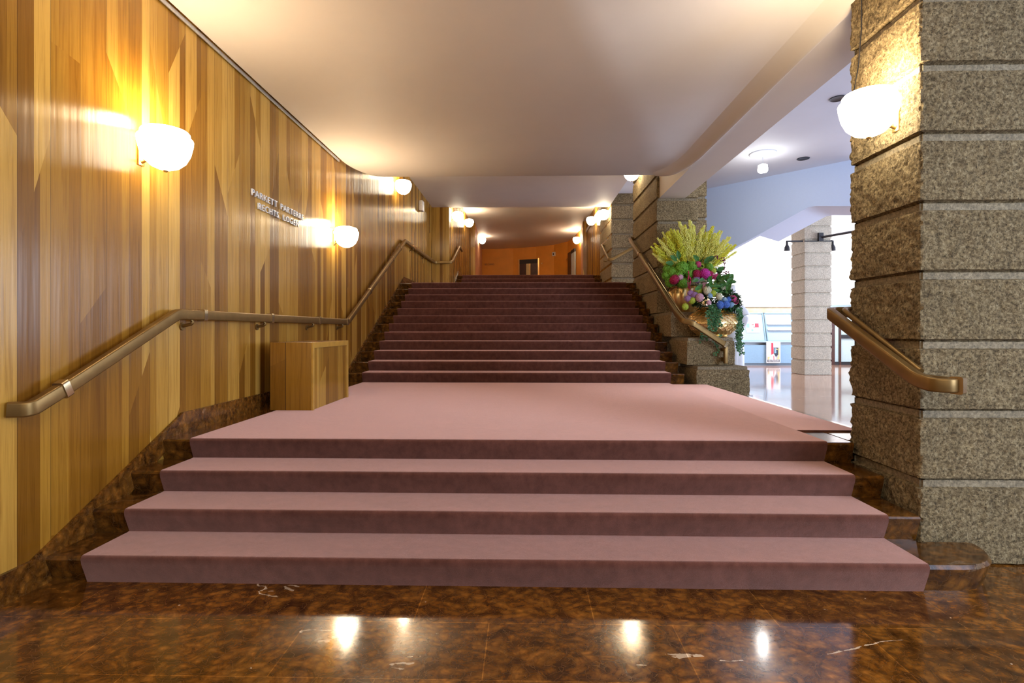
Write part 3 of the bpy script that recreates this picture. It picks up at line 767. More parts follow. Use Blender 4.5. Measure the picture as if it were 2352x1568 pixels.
# ------------------------------------------------------------------ lettering
def text_part(root, name, s, size, loc, rot, mat, depth=.006, xs=1.0, align='LEFT', spacing=1.0):
    cu = bpy.data.curves.new(name, 'FONT'); cu.body = s; cu.size = size; cu.extrude = depth; cu.align_x = align; cu.space_character = spacing; cu.resolution_u = 3
    t = bpy.data.objects.new(name+'_tmp', cu); C.objects.link(t)
    bpy.context.view_layer.update()
    me = bpy.data.meshes.new_from_object(t.evaluated_get(bpy.context.evaluated_depsgraph_get()))
    w_ = t.dimensions.x
    bpy.data.objects.remove(t, do_unlink=True)
    me.materials.clear(); me.materials.append(mat)
    o = bpy.data.objects.new(name, me); C.objects.link(o); o.parent = root
    o.location = Vector(loc)-Vector(root.location); o.rotation_euler = rot; o.scale = (xs, 1, 1)
    return o, w_
rotw = Matrix(((0, 0, 1), (1, 0, 0), (0, 1, 0))).to_euler()
tx = thing('wall_lettering', 'silver capital letters reading PARKETT PARTERRE RECHTS. LOGEN on the wooden wall', 'sign', (WL, 5.06, 2.70))
for s_, y0_, y1_, z_ in (('PARKETT PARTERRE', 5.075, 6.27, 2.707), ('RECHTS. LOGEN', 5.20, 6.13, 2.600)):
    a_, b_ = s_.split(' '); gap_ = .085
    parts_ = [text_part(tx, 'text_word', q_, .092, (WL+.012, y0_, z_), rotw, M['letter'], .008, 1, spacing=1.25) for q_ in (a_, b_)]
    k_ = (y1_-y0_-gap_)/(parts_[0][1]+parts_[1][1])
    for q_ in parts_: q_[0].scale = (k_, 1, 1)
    parts_[1][0].location.y += parts_[0][1]*k_+gap_
rb = Matrix(((1, 0, 0), (0, 0, -1), (0, 1, 0))).to_euler()
bp = v((-2.02, 28.17, 0)); bq = v((-1.45, 28.08, 0))
tb = thing('wall_lettering', 'small dark letters on the far orange wall', 'sign', (-2.1, 28.1, 4.8))
o, wd = text_part(tb, 'text_line', 'BECIMO', .14, (-2.13, 28.16, 4.82), rb, M['letterd'], .01, 1, spacing=1.15)
o.scale = (.52/wd, 1, 1); o.rotation_euler = (rb.x, rb.y, math.radians(-10))

# ------------------------------------------------------------------ back wall details
def onwall(px, py, a=curve):
    r = ray(px, py)
    for (p, q) in zip(a[:-1], a[1:]):
        d = Vector((q[0]-p[0], q[1]-p[1])); den = r.x*d.y-r.y*d.x
        t = (p[0]*d.y-p[1]*d.x)/den; s = ((r.x*t-p[0])*d.x+(r.y*t-p[1])*d.y)/d.length_squared
        if -.001 <= s <= 1.001 and t > 0: return Vector((r.x*t, r.y*t, CH+r.z*t))
dl, dr_ = onwall(1193, 597), onwall(1238, 595)
n2_ = Vector((dr_.x-dl.x, dr_.y-dl.y, 0)).normalized(); face = Vector((n2_.y, -n2_.x, 0))
dd3 = thing('double_door', 'dark brown doorway in the orange back wall, seen above the top step', 'door', (dl.x, dl.y, ZL3))
def wbox(m, a, b, z0, z1, d0, d1):
    m.prism([(a.x+face.x*d0, a.y+face.y*d0, z0), (b.x+face.x*d0, b.y+face.y*d0, z0), (b.x+face.x*d1, b.y+face.y*d1, z0), (a.x+face.x*d1, a.y+face.y*d1, z0)], (0, 0, z1-z0)); return m
zt_ = dl.z
L = (v((dr_.x, dr_.y, 0))-v((dl.x, dl.y, 0))).length
P = lambda s: v((dl.x, dl.y, 0))+n2_*s
part(dd3, 'door_frame', wbox(MB(), P(-.03), P(.03), ZL3, zt_+.03, 0, .06), M['brass'])
part(dd3, 'door_frame', wbox(MB(), P(L-.04), P(L+.03), ZL3, zt_+.03, 0, .06), M['brass'])
part(dd3, 'niche_head', wbox(MB(), P(.03), P(L-.04), zt_-.22, zt_, 0, .05), M['darkb'])
lf = part(dd3, 'door_leaf', wbox(MB(), P(.03), P(L*.36), ZL3, zt_-.22, 0, .02), M['dark'])
part(dd3, 'door_pane', wbox(MB(), P(L*.36), P(L*.54), ZL3, zt_-.22, 0, .022), M['ochre'])
part(dd3, 'door_edge', wbox(MB(), P(L*.54), P(L*.575), ZL3, zt_-.22, 0, .035), M['brass'])
part(dd3, 'door_leaf', wbox(MB(), P(L*.575), P(L-.04), ZL3, zt_-.22, 0, .02), M['dark'])
def faceat(p, px):
    q = onwall(px+2, 600); p2 = onwall(px-2, 600); d = Vector((q.x-p2.x, q.y-p2.y, 0)).normalized(); return d, Vector((d.y, -d.x, 0))
def wpanel(m, px, py, w, h, d0, d1):
    p = onwall(px, py); d, nf = faceat(p, px)
    m.prism([p-d*w/2+nf*d0-v((0, 0, h/2)), p+d*w/2+nf*d0-v((0, 0, h/2)), p+d*w/2+nf*d1-v((0, 0, h/2)), p-d*w/2+nf*d1-v((0, 0, h/2))], (0, 0, h)); return p, d, nf
p = onwall(1273.5, 583.5); sg = thing('arrow_sign', 'small square white sign with a black arrow pointing left on the orange wall', 'sign', p)
m = MB(); p, d, nf = wpanel(m, 1273.5, 583.5, .20, .20, 0, .07); part(sg, 'sign_box', m, M['beige'])
m = MB(); c_ = p+nf*.071; m.prism([c_-d*.08, c_+d*.05+v((0, 0, .06)), c_+d*.05-v((0, 0, .06))], nf*.004); part(sg, 'arrow', m, M['black'])
for px, py, lab in ((1245, 604.5, 'tiny brass fitting right of the dark doorway'), (1303, 595, 'tiny brass fitting left of the narrow side door')):
    m = MB(); p, d, nf = wpanel(m, px, py, .10, .07, 0, .04); tag(m.build('wall_fitting', M['brass']), lab, 'switch', 'brass wall fittings')
a = onwall(1308, 582); b = onwall(1323.5, 573)
sd = thing('side_door', 'narrow side door with pale glass at the right end of the orange wall', 'door', (a.x, a.y, ZL3))
d = Vector((b.x-a.x, b.y-a.y, 0)).normalized(); nf = Vector((d.y, -d.x, 0)); L2 = (Vector((b.x-a.x, b.y-a.y, 0))).length
def sbox(m, s0, s1, z0, z1, d0, d1):
    q = [v((a.x, a.y, 0))+d*s0, v((a.x, a.y, 0))+d*s1]
    m.prism([q[0]+nf*d0+v((0, 0, z0)), q[1]+nf*d0+v((0, 0, z0)), q[1]+nf*d1+v((0, 0, z0)), q[0]+nf*d1+v((0, 0, z0))], (0, 0, z1-z0)); return m
part(sd, 'door_frame', sbox(MB(), 0, L2*.52, ZL3, a.z, .02, .09), M['dark'])
part(sd, 'door_glass', sbox(MB(), L2*.52, L2, ZL3, a.z-.12, .03, .07), M['glass'])
part(sd, 'door_head', sbox(MB(), L2*.5, L2, a.z-.12, a.z+.02, .02, .09), M['darkb'])
# white box on left wall
c_ = atX(968, 473, WL+.05)
m = MB(); m.box(WL, WL+.10, c_.y-.10, c_.y+.12, c_.z-.13, c_.z+.13, .02); tag(m.build('wall_box', M['beige'], smooth=40, origin=c_), 'small white plastic box high on the wooden left wall', 'box')

# ------------------------------------------------------------------ foyer ceiling fittings
c_ = atZ(1752, 352, 4.5)
sp_ = thing('spotlight', 'bright spotlight hanging from a round ceiling canopy in the foyer', 'lamp', c_)
m = MB(); m.lathe([(.0, -.03), (.20, -.028), (.22, -.012), (.22, 0)], 32, tuple(c_)); part(sp_, 'canopy', m, M['plasterb'], 40)
m = MB(); m.tube([c_+v((0, 0, -.03)), c_+v((0, 0, -.20))], .01, 8); part(sp_, 'stem', m, M['steel'])
m = MB(); m.lathe([(.03, -.19), (.075, -.21), (.085, -.30), (.07, -.33), (0.0, -.33)], 24, tuple(c_)); part(sp_, 'spot_head', m, M['spot'], 40)
l = bpy.data.lights.new('spot_bulb', 'POINT'); l.energy = 9; l.color = (1, .96, .9); l.shadow_soft_size = .08
o = bpy.data.objects.new('spot_bulb', l); C.objects.link(o); o.location = c_+v((0, 0, -.45))
for px, py, lab in ((1845, 364, 'small recessed black downlight in the foyer ceiling right of the spotlight'), (1925, 226, 'recessed black downlight in the foyer ceiling beside the near pillar')):
    c_ = atZ(px, py, 4.497); m = MB(); m.lathe([(.0, -.002), (.085, -.003), (.10, -.008), (.105, -.004), (.105, 0)], 28, tuple(c_))
    tag(m.build('downlight', M['black'], smooth=40, origin=c_), lab, 'lamp', 'recessed foyer downlights')
# track lights on the foyer pillar
zt2 = atY(1830, 553, yc-.05).z
tr = thing('track_light', 'black track light bar fixed across the foyer pillar with small spots at its ends', 'lamp', (xc+.4, yc-.08, zt2))
xa, xb = atY(1812, 553, yc-.08).x, atY(1918, 553, yc-.08).x
m = MB(); m.box(xa, xc-.02, yc+.05, yc+.08, zt2-.015, zt2+.03); m.box(xc+.83, xb, yc+.05, yc+.08, zt2-.0, zt2+.045); m.box(xc-.02, xc+.85, yc-.045, yc-.015, zt2-.02, zt2+.005); part(tr, 'bar', m, M['black'])
for xx in (xa, xb):
    m = MB(); m.lathe([(0, .08), (.03, .07), (.035, -.05), (.075, -.13), (.085, -.24), (.0, -.23)], 16, (xx+.01, yc+.06, zt2-.05)); part(tr, 'spot_head', m, M['black'], 40)
m = MB(); pA = v((xc+.46, yc-.07, zt2+.10)); m.tube([pA, pA+v((1.9, -3.2, .10))], .035, 4); m.box(pA.x-.08, pA.x+.06, pA.y-.04, pA.y+.04, pA.z-.12, pA.z+.14)
part(tr, 'long_track', m, M['black'])

# ------------------------------------------------------------------ information kiosk
KY = 21.0
kx0, kx1 = atY(1690, 800, KY).x-.2, atY(1826, 800, KY).x+.55
ks = thing('information_stand', 'pale blue-grey information stand with slanted display boards in the foyer', 'stand', ((kx0+kx1)/2, KY, 0))
zk = atY(1750, 783, KY).z; ztp = atY(1750, 718, KY+.3).z
m = MB(); m.box(kx0, kx1, KY+.02, KY+.5, .09, zk-.16); m.box(kx0+.0, kx0+.35, KY+.02, KY+.5, zk-.16, zk-.04)
part(ks, 'base_cabinet', m, M['greyb'])
m = MB(); m.box(kx0+.02, kx1-.02, KY+.05, KY+.48, 0, .09); part(ks, 'kick_board', m, plain('dark_grey_laminate', (.12, .17, .22, 1), .5))
m = MB(); m.box(kx0-.03, kx1+.03, KY-.03, KY+.5, zk-.05, zk); part(ks, 'top_board', m, M['greyl'])
m = MB(); m.box(kx0+.35, kx1-.1, KY+.25, KY+.5, zk-.16, zk-.05); part(ks, 'slot_recess', m, M['paper'])
xs_ = atY(1757, 750, KY+.15).x
for a_, b_ in ((kx0, xs_-.02), (xs_+.02, atY(1818, 720, KY+.3).x)):
    m = MB(); m.prism([(a_, KY, zk), (a_, KY+.30, ztp), (a_, KY+.36, ztp), (a_, KY+.06, zk)], (b_-a_, 0, 0))
    sb_ = part(ks, 'slanted_board', m, M['greyl'])
    m = MB()
    for (c0, c1, s0, s1) in ((a_, a_+.04, 0, 1), (b_-.04, b_, 0, 1), (a_, b_, .965, 1), (a_, b_, 0, .03)):
        y0_, y1_ = KY+.3*s0-.03, KY+.3*s1-.03; z0_, z1_ = zk+(ztp-zk)*s0, zk+(ztp-zk)*s1
        m.prism([(c0, y0_, z0_), (c0, y1_, z1_), (c0, y1_+.03, z1_), (c0, y0_+.03, z0_)], (c1-c0, 0, 0))
    sub(sb_, ks, 'board_frame', m, M['greyb'])
for s_ in (.38, .58):
    m = MB(); y0_ = KY+.3*s_; z0_ = zk+(ztp-zk)*s_; m.box(xs_+.08, kx1-.45, y0_-.09, y0_, z0_, z0_+.03); sub(sb_, ks, 'leaflet_ledge', m, M['paper'])
# sheet on the left board
def onboard(px, py, off=.012):
    r = ray(px, py); n_ = Vector((0, -(ztp-zk), .3)).normalized(); P0 = Vector((0, KY, zk)); 
    t = (P0-Vector((0, 0, CH))).dot(n_)/r.dot(n_); return Vector((0, 0, CH))+r*t+n_*off
nb = Vector((0, -(ztp-zk), .3)).normalized()
sh = thing('notice_sheet', 'white notice sheet with small colour pictures pinned on the left slanted board', 'poster', onboard(1728, 743))
q = [onboard(1710, 722), onboard(1740, 722), onboard(1744.5, 764), onboard(1714, 764)]
m = MB(); m.prism(q, nb*.003); part(sh, 'sheet', m, M['paper'])
for (x0_, y0_, x1_, y1_, mt) in ((1712.3, 725.5, 1721, 736, 'greyp'), (1713, 743, 1721, 752.5, 'bluep'), (1713.5, 754.5, 1722, 763, 'greyp'), (1733, 742.5, 1742, 752, 'red'), (1726, 745, 1731, 746.5, 'red'), (1725, 755.5, 1729.5, 761, 'bluep'), (1735, 754, 1744, 763.5, 'greyp'), (1730, 750, 1733, 752, 'navy')):
    m = MB(); m.prism([onboard(x0_, y0_, .016), onboard(x1_, y0_, .016), onboard(x1_+.6, y1_, .016), onboard(x0_+.6, y1_, .016)], nb*.002); part(sh, 'picture', m, M[mt])
# poster
pw0, pw1 = atY(1759, 800, KY).x, atY(1790.5, 800, KY).x; pz0, pz1 = atY(1770, 833, KY).z, atY(1770, 785, KY).z
po = thing('poster', 'framed red, white and dark festival poster leaning on the information stand', 'poster', ((pw0+pw1)/2, KY-.08, pz0))
PX = lambda u: pw0+(pw1-pw0)*u
PZ = lambda u: pz1-(pz1-pz0)*u
def pb(name, pts, mt, off): 
    m = MB(); m.prism([(PX(a_), KY-.07-off, PZ(b_)) for a_, b_ in pts], (0, -.002, 0)); part(po, name, m, M[mt])
m = MB(); m.box(pw0, pw1, KY-.07, KY-.03, pz0, pz1); part(po, 'frame', m, M['paper'])
pb('print', [(.06, .04), (.94, .04), (.94, .96), (.06, .96)], 'greyp', .002)
pb('print', [(.08, .05), (.33, .05), (.33, .70), (.08, .70)], 'paper', .005)
pb('print', [(.32, .05), (.48, .05), (.50, .66), (.32, .66)], 'red', .006)
pb('print', [(.49, .05), (.92, .05), (.92, .25), (.49, .25)], 'paper', .005)
for k in range(3): pb('print', [(.50, .09+.05*k), (.92, .09+.05*k), (.92, .10+.05*k), (.50, .10+.05*k)], 'greyp', .008)
pb('print', [(.52, .27), (.84, .27), (.84, .60), (.66, .72), (.52, .60)], 'navy', .006)
pb('print', [(.56, .30), (.66, .30), (.70, .52), (.56, .54)], 'bluep', .009)
pb('print', [(.68, .31), (.80, .33), (.78, .38), (.68, .37)], 'ochre', .009)
pb('print', [(.84, .27), (.93, .27), (.93, .82), (.74, .82), (.84, .62)], 'ochre', .007)
pb('print', [(.08, .70), (.32, .70), (.20, .84), (.08, .84)], 'ochre', .007)
pb('print', [(.32, .62), (.52, .56), (.66, .72), (.70, .84), (.18, .84), (.24, .70)], 'paper', .008)
pb('print', [(.48, .66), (.53, .66), (.55, .84), (.49, .84)], 'red', .010)
pb('print', [(.06, .85), (.94, .85), (.94, .96), (.06, .96)], 'navy', .009)
for s_, vz in (('SALZBURGER', .897), ('FESTSPIELE', .950)):
    o, wd = text_part(po, 'print_text', s_, .055, (PX(.1), KY-.085, PZ(vz)), rb, M['paper'], .001, 1); o.scale = ((PX(.9)-PX(.1))/wd, 1, 1)
# round letters on ledge
tl = thing('ledge_lettering', 'faint small characters on the white ledge right of the foyer pillar', 'sign', (12.2, FY-.1, 2.6))
for k, ch_ in enumerate('5112'): text_part(tl, 'character', ch_, .10, atY(1917, 690, FY-.105)+v((k*.075, 0, 0)), rb, M['greyl'], .003, 1)

def spline(pts, rad, n=6):
    P_ = [Vector(p) for p in pts]; o_, r_ = [], []
    for i in range(len(P_)-1):
        p0, p1, p2, p3 = P_[max(0, i-1)], P_[i], P_[i+1], P_[min(len(P_)-1, i+2)]
        for k in range(n):
            t = k/n; o_.append(.5*((2*p1)+(p2-p0)*t+(2*p0-5*p1+4*p2-p3)*t*t+(3*p1-p0-3*p2+p3)*t**3)); r_.append(rad[i]*(1-t)+rad[i+1]*t)
    return o_+[P_[-1]], r_+[rad[-1]]
# ------------------------------------------------------------------ white sculpture
sb = atZ(1714, 905, .17); SX, SY = sb.x-.25, sb.y+.25
sc_o = thing('sculpture', 'abstract glossy white sculpture standing behind the stepped pillar and flower pots', 'statue', (SX, SY, 0))
m = MB(); m.box(SX-.30, SX+.36, SY-.30, SY+.30, 0, .17, .01); part(sc_o, 'plinth', m, M['statue'], 30)
Z = lambda py: CH+(HY-py)/FPX*(SY+.1)
Xs = lambda px: (px-1205)/FPX*SY
m = MB()
sp1, sr1 = spline([v((Xs(1680), SY, .16)), v((Xs(1681), SY, .7)), v((Xs(1682), SY, 1.15)), v((Xs(1681), SY, Z(745))), v((Xs(1679), SY, Z(705))), v((Xs(1677), SY, Z(675))), v((Xs(1676), SY, Z(660))), v((Xs(1676), SY, Z(657)))], [.20, .19, .175, .155, .12, .085, .075, .05])
m.tube(sp1, 1, n=32, radii=sr1)
part(sc_o, 'body', m, M['statue'], 80)
m = MB()
sp1, sr1 = spline([v((Xs(1684), SY, Z(708))), v((Xs(1694), SY-.02, Z(711))), v((Xs(1702), SY-.04, Z(722))), v((Xs(1701), SY-.04, Z(738))), v((Xs(1697), SY-.03, Z(752)))], [.06, .085, .095, .08, .045])
m.tube(sp1, 1, n=28, radii=sr1)
part(sc_o, 'arm', m, M['statue'], 80)

# ------------------------------------------------------------------ flowers
def leaf_quads(m, c, d, up, L, Wd, fold=.25):
    d = d.normalized(); s = d.cross(up)
    if s.length < 1e-3: s = Vector((1, 0, 0))
    s.normalize(); nn = s.cross(d)
    b = m.bm
    P_ = [c, c+d*L*.35+s*Wd*.5+nn*fold*Wd, c+d*L*.75+s*Wd*.38+nn*fold*Wd*.6, c+d*L, c+d*L*.75-s*Wd*.38+nn*fold*Wd*.6, c+d*L*.35-s*Wd*.5+nn*fold*Wd, c+d*L*.4]
    vs = [b.verts.new(p) for p in P_]
    for q in ((0, 1, 6), (1, 2, 6), (2, 3, 6), (3, 4, 6), (4, 5, 6), (5, 0, 6)): b.faces.new([vs[i] for i in q])
def rnd_dir():
    while True:
        q = Vector((random.uniform(-1, 1), random.uniform(-1, 1), random.uniform(-1, 1)))
        if .1 < q.length < 1: return q.normalized()
HM = {}
def head_mesh(col, nf=90):
    if col in HM: return HM[col]
    m = MB(); b = m.bm
    bmesh.ops.create_icosphere(b, subdivisions=2, radius=.80)
    for i in range(nf):
        z = 1-2*(i+.5)/nf; r = math.sqrt(1-z*z); a = i*2.39996
        d = (Vector((r*math.cos(a), r*math.sin(a), z))+rnd_dir()*.08).normalized()
        t = d.cross(Vector((.3, .2, 1))).normalized(); u = d.cross(t); ph = random.random()*6
        for k in range(4):
            an = ph+k*PI/2; e = t*math.cos(an)+u*math.sin(an); f_ = t*math.cos(an+PI/2)+u*math.sin(an+PI/2)
            c = d*random.uniform(.86, .97); L_ = random.uniform(.21, .28)
            vs = [b.verts.new(c), b.verts.new(c+e*L_*.6+f_*L_*.42+d*.05), b.verts.new(c+e*L_+d*.02), b.verts.new(c+e*L_*.6-f_*L_*.42+d*.05)]
            b.faces.new(vs)
    me = bpy.data.meshes.new('hydrangea_'+col); b.to_mesh(me); b.free(); me.materials.append(M['f_'+col]); HM[col] = me; return me
def head(root, col, p, r, name='flower_head'):
    o = bpy.data.objects.new(name, head_mesh(col)); C.objects.link(o); o.parent = root
    o.location = Vector(p)-Vector(root.location); o.scale = (r, r, r*.88); o.rotation_euler = (random.random()*3, random.random()*3, random.random()*6)
    o['label'] = {'green': 'green flower head', 'lime': 'lime flower head', 'magenta': 'magenta flower head', 'crimson': 'crimson flower head', 'lilac': 'lilac flower head', 'pink': 'pale pink flower head', 'cream': 'cream flower head', 'blue': 'blue flower head', 'rose': 'rose red flower head', 'sky': 'pale blue flower head'}[col]
    return o
# back pot
P2c = v((2.80, 9.17, 1.695))
pot2 = thing('potted_flowers', 'fluted gold pot with tall fan of yellow plumes, green and magenta blooms, on upper ledge', 'flowers', P2c)
m = MB(); fn = lambda r, z, a: r*(1+.055*math.cos(a*18)) if .05 < z < .36 else r
m.lathe([(0, 0), (.17, 0), (.18, .03), (.24, .07), (.30, .15), (.335, .25), (.33, .33), (.30, .39), (.305, .405), (.33, .43), (.32, .445), (.28, .43), (.27, .38), (0, .36)], 132, tuple(P2c), fn)
part(pot2, 'pot', m, M['gold'], 50)
# plumes
PM = []
for vi, mt in enumerate(('yellow', 'yellow2', 'yellow3', 'yellow', 'yellow3')):
    m = MB(); b = m.bm; bend = random.uniform(-.10, .10)
    ax = lambda t: Vector((bend*t*t, 0, t))
    m.tube([ax(t/6) for t in range(7)], .012, 4, radii=[.012, .011, .01, .009, .008, .006, .002])
    for i in range(330):
        t = .10+.90*(i/330); w_2 = .062*math.sin(min(1, (1-t)*2.4+.10)*PI/2)*(.75+.4*math.sin(t*23+vi))
        a = i*2.4; c = ax(t)+Vector((math.cos(a), math.sin(a), 0))*w_2*random.uniform(.3, 1); s_ = random.uniform(.009, .016)
        d = Vector((math.cos(a)*.5, math.sin(a)*.5, 1)).normalized()
        vs = [b.verts.new(c+d*s_*1.9), b.verts.new(c-d*s_)] + [b.verts.new(c+Vector((math.cos(a+k*2.1), math.sin(a+k*2.1), 0))*s_*.8) for k in range(3)]
        for k in range(3): b.faces.new((vs[0], vs[2+k], vs[2+(k+1) % 3])); b.faces.new((vs[1], vs[2+(k+1) % 3], vs[2+k]))
    bmesh.ops.recalc_face_normals(b, faces=b.faces[:]); me = bpy.data.meshes.new('plume'); b.to_mesh(me); b.free(); me.materials.append(M[mt]); PM.append(me)
fan = v((P2c.x+.04, P2c.y-.02, P2c.z+.62))
NPL = 96
for i in range(NPL):
    u = (i+.5)/NPL; an = math.radians(-52+104*u+random.uniform(-4, 4))
    ln = random.uniform(.74, .97)*(1.0-.24*abs(math.sin(an))**1.5)
    dirv = Vector((math.sin(an)*1.0, random.uniform(-.28, .30), math.cos(an)*1.0)).normalized()
    base = fan+Vector((math.sin(an)*.10, random.uniform(-.18, .10), random.uniform(-.10, .0)))
    o = bpy.data.objects.new('plume', random.choice(PM)); C.objects.link(o); o.parent = pot2; o.location = base-P2c
    o.rotation_euler = dirv.to_track_quat('Z', 'Y').to_euler(); o.scale = (ln*1.25, ln*1.25, ln)
def F(px, py, Y): return atY(px, py, Y)
m = MB()
for i in range(300):
    d = rnd_dir(); d.y = -abs(d.y) if random.random() < .7 else d.y
    c = P2c+Vector((.10, -.02, .58))+Vector((d.x*.40, d.y*.26, d.z*.24))
    leaf_quads(m, c, (d+rnd_dir()*.7), Vector((0, 0, 1)), random.uniform(.09, .19), random.uniform(.04, .08))
o = part(pot2, 'foliage', m, M['leaf']); o['kind'] = 'stuff'
m = MB()
for (px, py, dx, dz) in ((1555, 600, -1, .8), (1548, 606, -1, .1), (1560, 596, -.3, 1), (1617, 606, .6, .8), (1622, 600, .9, .5), (1605, 600, -.6, .5), (1645, 622, 1, .4), (1650, 640, 1, 0)):
    leaf_quads(m, F(px, py, 8.86), Vector((dx, -.3, dz)), Vector((0, -1, .2)), .16, .085)
o = part(pot2, 'foliage', m, M['leafm']); o['kind'] = 'stuff'
up_fl = [(1566, 616, 8.82, 'green', .115), (1546, 626, 8.86, 'green', .09), (1532, 634, 8.92, 'green', .085), (1538, 648, 8.86, 'green', .08), (1568, 650, 8.74, 'green', .088), (1590, 612, 8.82, 'green', .09), (1583, 628, 8.8, 'green', .07),
         (1534, 618, 8.95, 'green', .08), (1600, 622, 8.85, 'green', .06), (1628, 614, 8.85, 'green', .07), (1637, 622, 8.85, 'lime', .055), (1613, 612, 8.9, 'lime', .05), (1558, 634, 8.78, 'green', .08),
         (1619, 629, 8.70, 'magenta', .088), (1601, 630, 8.74, 'crimson', .075), (1630, 632, 8.76, 'crimson', .070), (1549, 642, 8.70, 'crimson', .078), (1604, 607, 8.78, 'rose', .050), (1563, 637, 8.68, 'pink', .045), (1645, 636, 8.8, 'rose', .055), (1600, 642, 8.72, 'lilac', .055)]
for px, py, Y, c_, r in up_fl: head(pot2, c_, F(px, py, Y), r*1.1)
# hanging amaranth tassels
for (px, py, ln) in ((1581, 622, .30), (1585, 636, .26), (1615, 640, .10)):
    m = MB(); p = F(px, py, 8.62)
    m.tube([p+v((math.sin(k)*.008, 0, -ln*k/8)) for k in range(9)], .010, 8, radii=[.009, .012, .010, .012, .009, .011, .008, .009, .003]); part(pot2, 'tassel', m, M['f_crimson'])
# dark berry sprays
for (x0_, y0_, x1_, y1_, dn) in ((1630, 600, 1645, 588, 6), (1638, 606, 1660, 591, 12), (1645, 612, 1662, 596, 22), (1650, 630, 1666, 628, 20), (1655, 632, 1671, 625, 28)):
    m = MB(); a_, b_ = F(x0_, y0_, 8.62), F(x1_+3, y1_, 8.55); pts = [a_, (a_+b_)/2+v((0, 0, .03)), b_, b_+v((.0, 0, -dn*.0035)), b_+v((-.005, 0, -dn*.0072))]
    m.tube(pts, .0025, 4)
    for k in range(15):
        t = k/14*4; i0 = min(3, int(t)); p = pts[i0].lerp(pts[i0+1], t-i0)
        if t < 1: continue
        bmesh.ops.create_icosphere(m.bm, subdivisions=1, radius=.011, matrix=Matrix.Translation(p+rnd_dir()*.008))
    part(pot2, 'berry_spray', m, M['plum'])
# front pot
P1c = v((2.965, 8.42, 1.282))
pot1 = thing('potted_flowers', 'round scale-patterned gold pot with blue and lilac blooms and trailing ivy, on lower ledge', 'flowers', P1c)
prof_ = [(.0, 0), (.20, 0), (.215, .012), (.20, .03), (.25, .055), (.32, .12), (.365, .20), (.372, .26), (.345, .335), (.29, .39), (.245, .42), (.245, .435), (.275, .45), (.28, .462), (.26, .468), (.22, .45), (0, .43)]
m = MB()
m.lathe(prof_, 64, tuple(P1c))
# raised scales
def rad(z):
    for (r0, z0), (r1, z1) in zip(prof_[3:11], prof_[4:12]):
        if z0 <= z <= z1: return r0+(r1-r0)*(z-z0)/(z1-z0)
    return .25
for row in range(11):
    zc = .065+row*.031; ns = 26
    for i in range(ns):
        a0_ = 2*PI*(i+.5*(row % 2))/ns; pts = []
        for k in range(7):
            t = PI+PI*k/6; aa = a0_+math.cos(t)*PI/ns*.95; zz2 = zc+math.sin(t)*.028; rr2 = rad(max(.035, zz2))+.013
            pts.append(Vector((P1c.x+rr2*math.cos(aa), P1c.y+rr2*math.sin(aa), P1c.z+zz2)))
        top = []
        for k in range(3):
            aa = a0_+(1-k)*PI/ns*.95; zz2 = min(.415, zc+.03); rr2 = rad(zz2)+.001
            top.append(Vector((P1c.x+rr2*math.cos(aa), P1c.y+rr2*math.sin(aa), P1c.z+zz2)))
        allv = [m.bm.verts.new(p) for p in pts+top]
        m.bm.faces.new(allv)
        # lip
        inn = [m.bm.verts.new(Vector((P1c.x+(Vector((p.x-P1c.x, p.y-P1c.y)).length-.014)*((p.x-P1c.x)/Vector((p.x-P1c.x, p.y-P1c.y)).length), P1c.y+(Vector((p.x-P1c.x, p.y-P1c.y)).length-.014)*((p.y-P1c.y)/Vector((p.x-P1c.x, p.y-P1c.y)).length), p.z))) for p in pts]
        for k in range(6): m.bm.faces.new((allv[k], allv[k+1], inn[k+1], inn[k]))
part(pot1, 'pot', m, M['gold'])
m = MB()
for i in range(520):
    d = rnd_dir(); d.y = -abs(d.y) if random.random() < .7 else d.y
    c = P1c+Vector((.03, -.04, .56))+Vector((d.x*.30, d.y*.26, d.z*.15))
    leaf_quads(m, c, (d+rnd_dir()*.8), Vector((0, 0, 1)), random.uniform(.07, .14), random.uniform(.04, .07))
o = part(pot1, 'foliage', m, M['leaf']); o['kind'] = 'stuff'
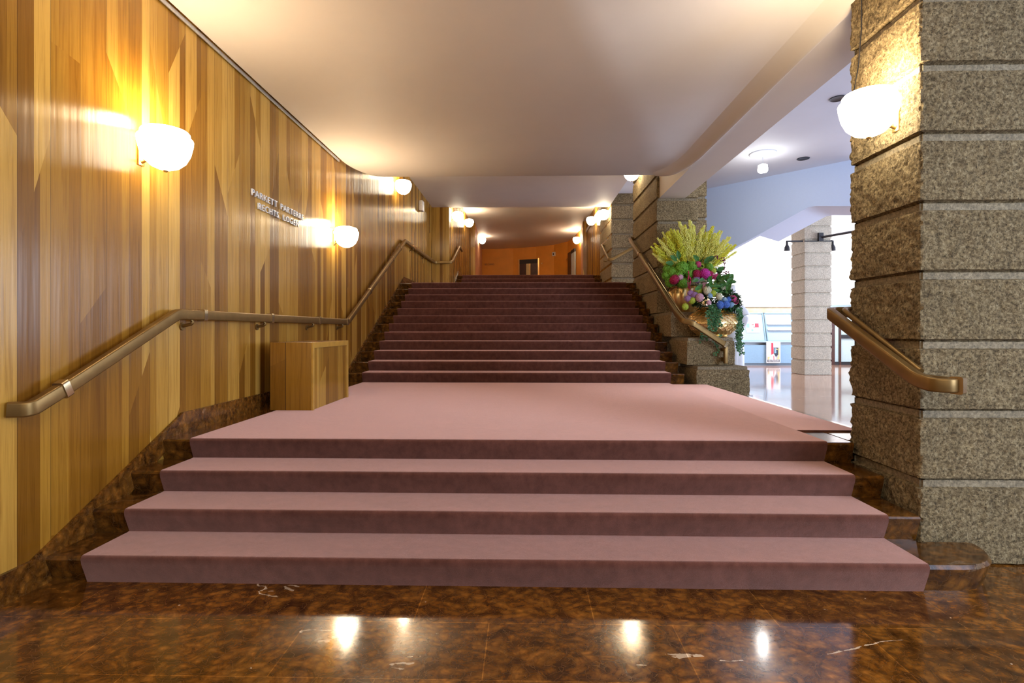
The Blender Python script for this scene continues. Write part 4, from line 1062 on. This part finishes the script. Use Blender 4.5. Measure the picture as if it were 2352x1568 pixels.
lo_fl = [(1604, 666, 8.2, 'lime', .055), (1590, 690, 8.1, 'lime', .048), (1574, 704, 8.12, 'lime', .045), (1586, 674, 8.15, 'lilac', .045), (1595, 678, 8.12, 'lilac', .05), (1580, 686, 8.12, 'lilac', .048), (1607, 683, 8.05, 'pink', .058),
         (1598, 668, 8.25, 'pink', .045), (1620, 658, 8.2, 'pink', .06), (1625, 667, 8.1, 'cream', .062), (1640, 660, 8.2, 'lime', .05), (1645, 656, 8.28, 'lime', .055), (1638, 674, 8.08, 'lime', .045), (1652, 681, 8.05, 'cream', .05), (1660, 664, 8.2, 'cream', .05),
         (1654, 700, 8.0, 'blue', .055), (1668, 699, 8.02, 'blue', .05), (1673, 688, 8.1, 'blue', .042), (1664, 690, 8.08, 'sky', .045), (1679, 700, 8.08, 'sky', .04), (1631, 679, 8.05, 'sky', .035), (1683, 687, 8.15, 'rose', .055), (1669, 670, 8.25, 'rose', .035), (1628, 695, 8.0, 'pink', .035), (1690, 692, 8.2, 'rose', .04), (1650, 650, 8.3, 'green', .06), (1664, 655, 8.3, 'green', .05)]
for px, py, Y, c_, r in lo_fl: head(pot1, c_, F(px, py, Y), r*1.18)
m = MB()
for i in range(46):
    px, py = random.uniform(1596, 1672), random.uniform(638, 672); leaf_quads(m, F(px, py, random.uniform(8.1, 8.3)), Vector((random.uniform(-.5, 1), -.2, random.uniform(-.3, .7))), Vector((0, -1, .3)), .13, .07)
o = part(pot1, 'foliage', m, M['leafm']); o['kind'] = 'stuff'
def ivy(x, y, z, ln, lean=0, out=0):
    m = MB(); pts = []; n_ = max(4, int(ln/.03)); p = v((x, y, z))
    for k in range(n_+1):
        t = k/n_; pts.append(p+v((lean*t+.012*math.sin(k*1.3+x*50), -out*t*(1-t)*2, -ln*t)))
    m.tube(pts, .002, 4)
    for q in pts:
        for _ in range(3):
            d = Vector((random.uniform(-1, 1), random.uniform(-.8, .2), random.uniform(-.9, .4)))
            leaf_quads(m, q+rnd_dir()*.012, d, Vector((0, -1, .4)), random.uniform(.022, .042), random.uniform(.018, .032))
    part(pot1, 'ivy_trail', m, M['ivy'])
for k in range(12):
    px = random.uniform(1622, 1648); p = F(px, 702, 8.42-.30); ivy(p.x, 8.42-.40, p.z, random.uniform(.18, .42), random.uniform(-.06, .02))
for k in range(13):
    an = math.radians(random.uniform(-48, 12)); ivy(P1c.x+.395*math.cos(an), P1c.y+.39*math.sin(an), P1c.z+.44, random.uniform(.35, .72), random.uniform(-.05, .03))
for (px, py) in ((1615, 758), (1622, 762), (1611, 766), (1628, 752)):
    p = F(px, py, 8.0); ivy(p.x, p.y, p.z, random.uniform(.07, .14))
for (px, py, ln) in ((1640, 775, .10), (1646, 792, .16), (1652, 770, .08)):
    p = F(px, py, 7.98); ivy(p.x, p.y, p.z, ln)
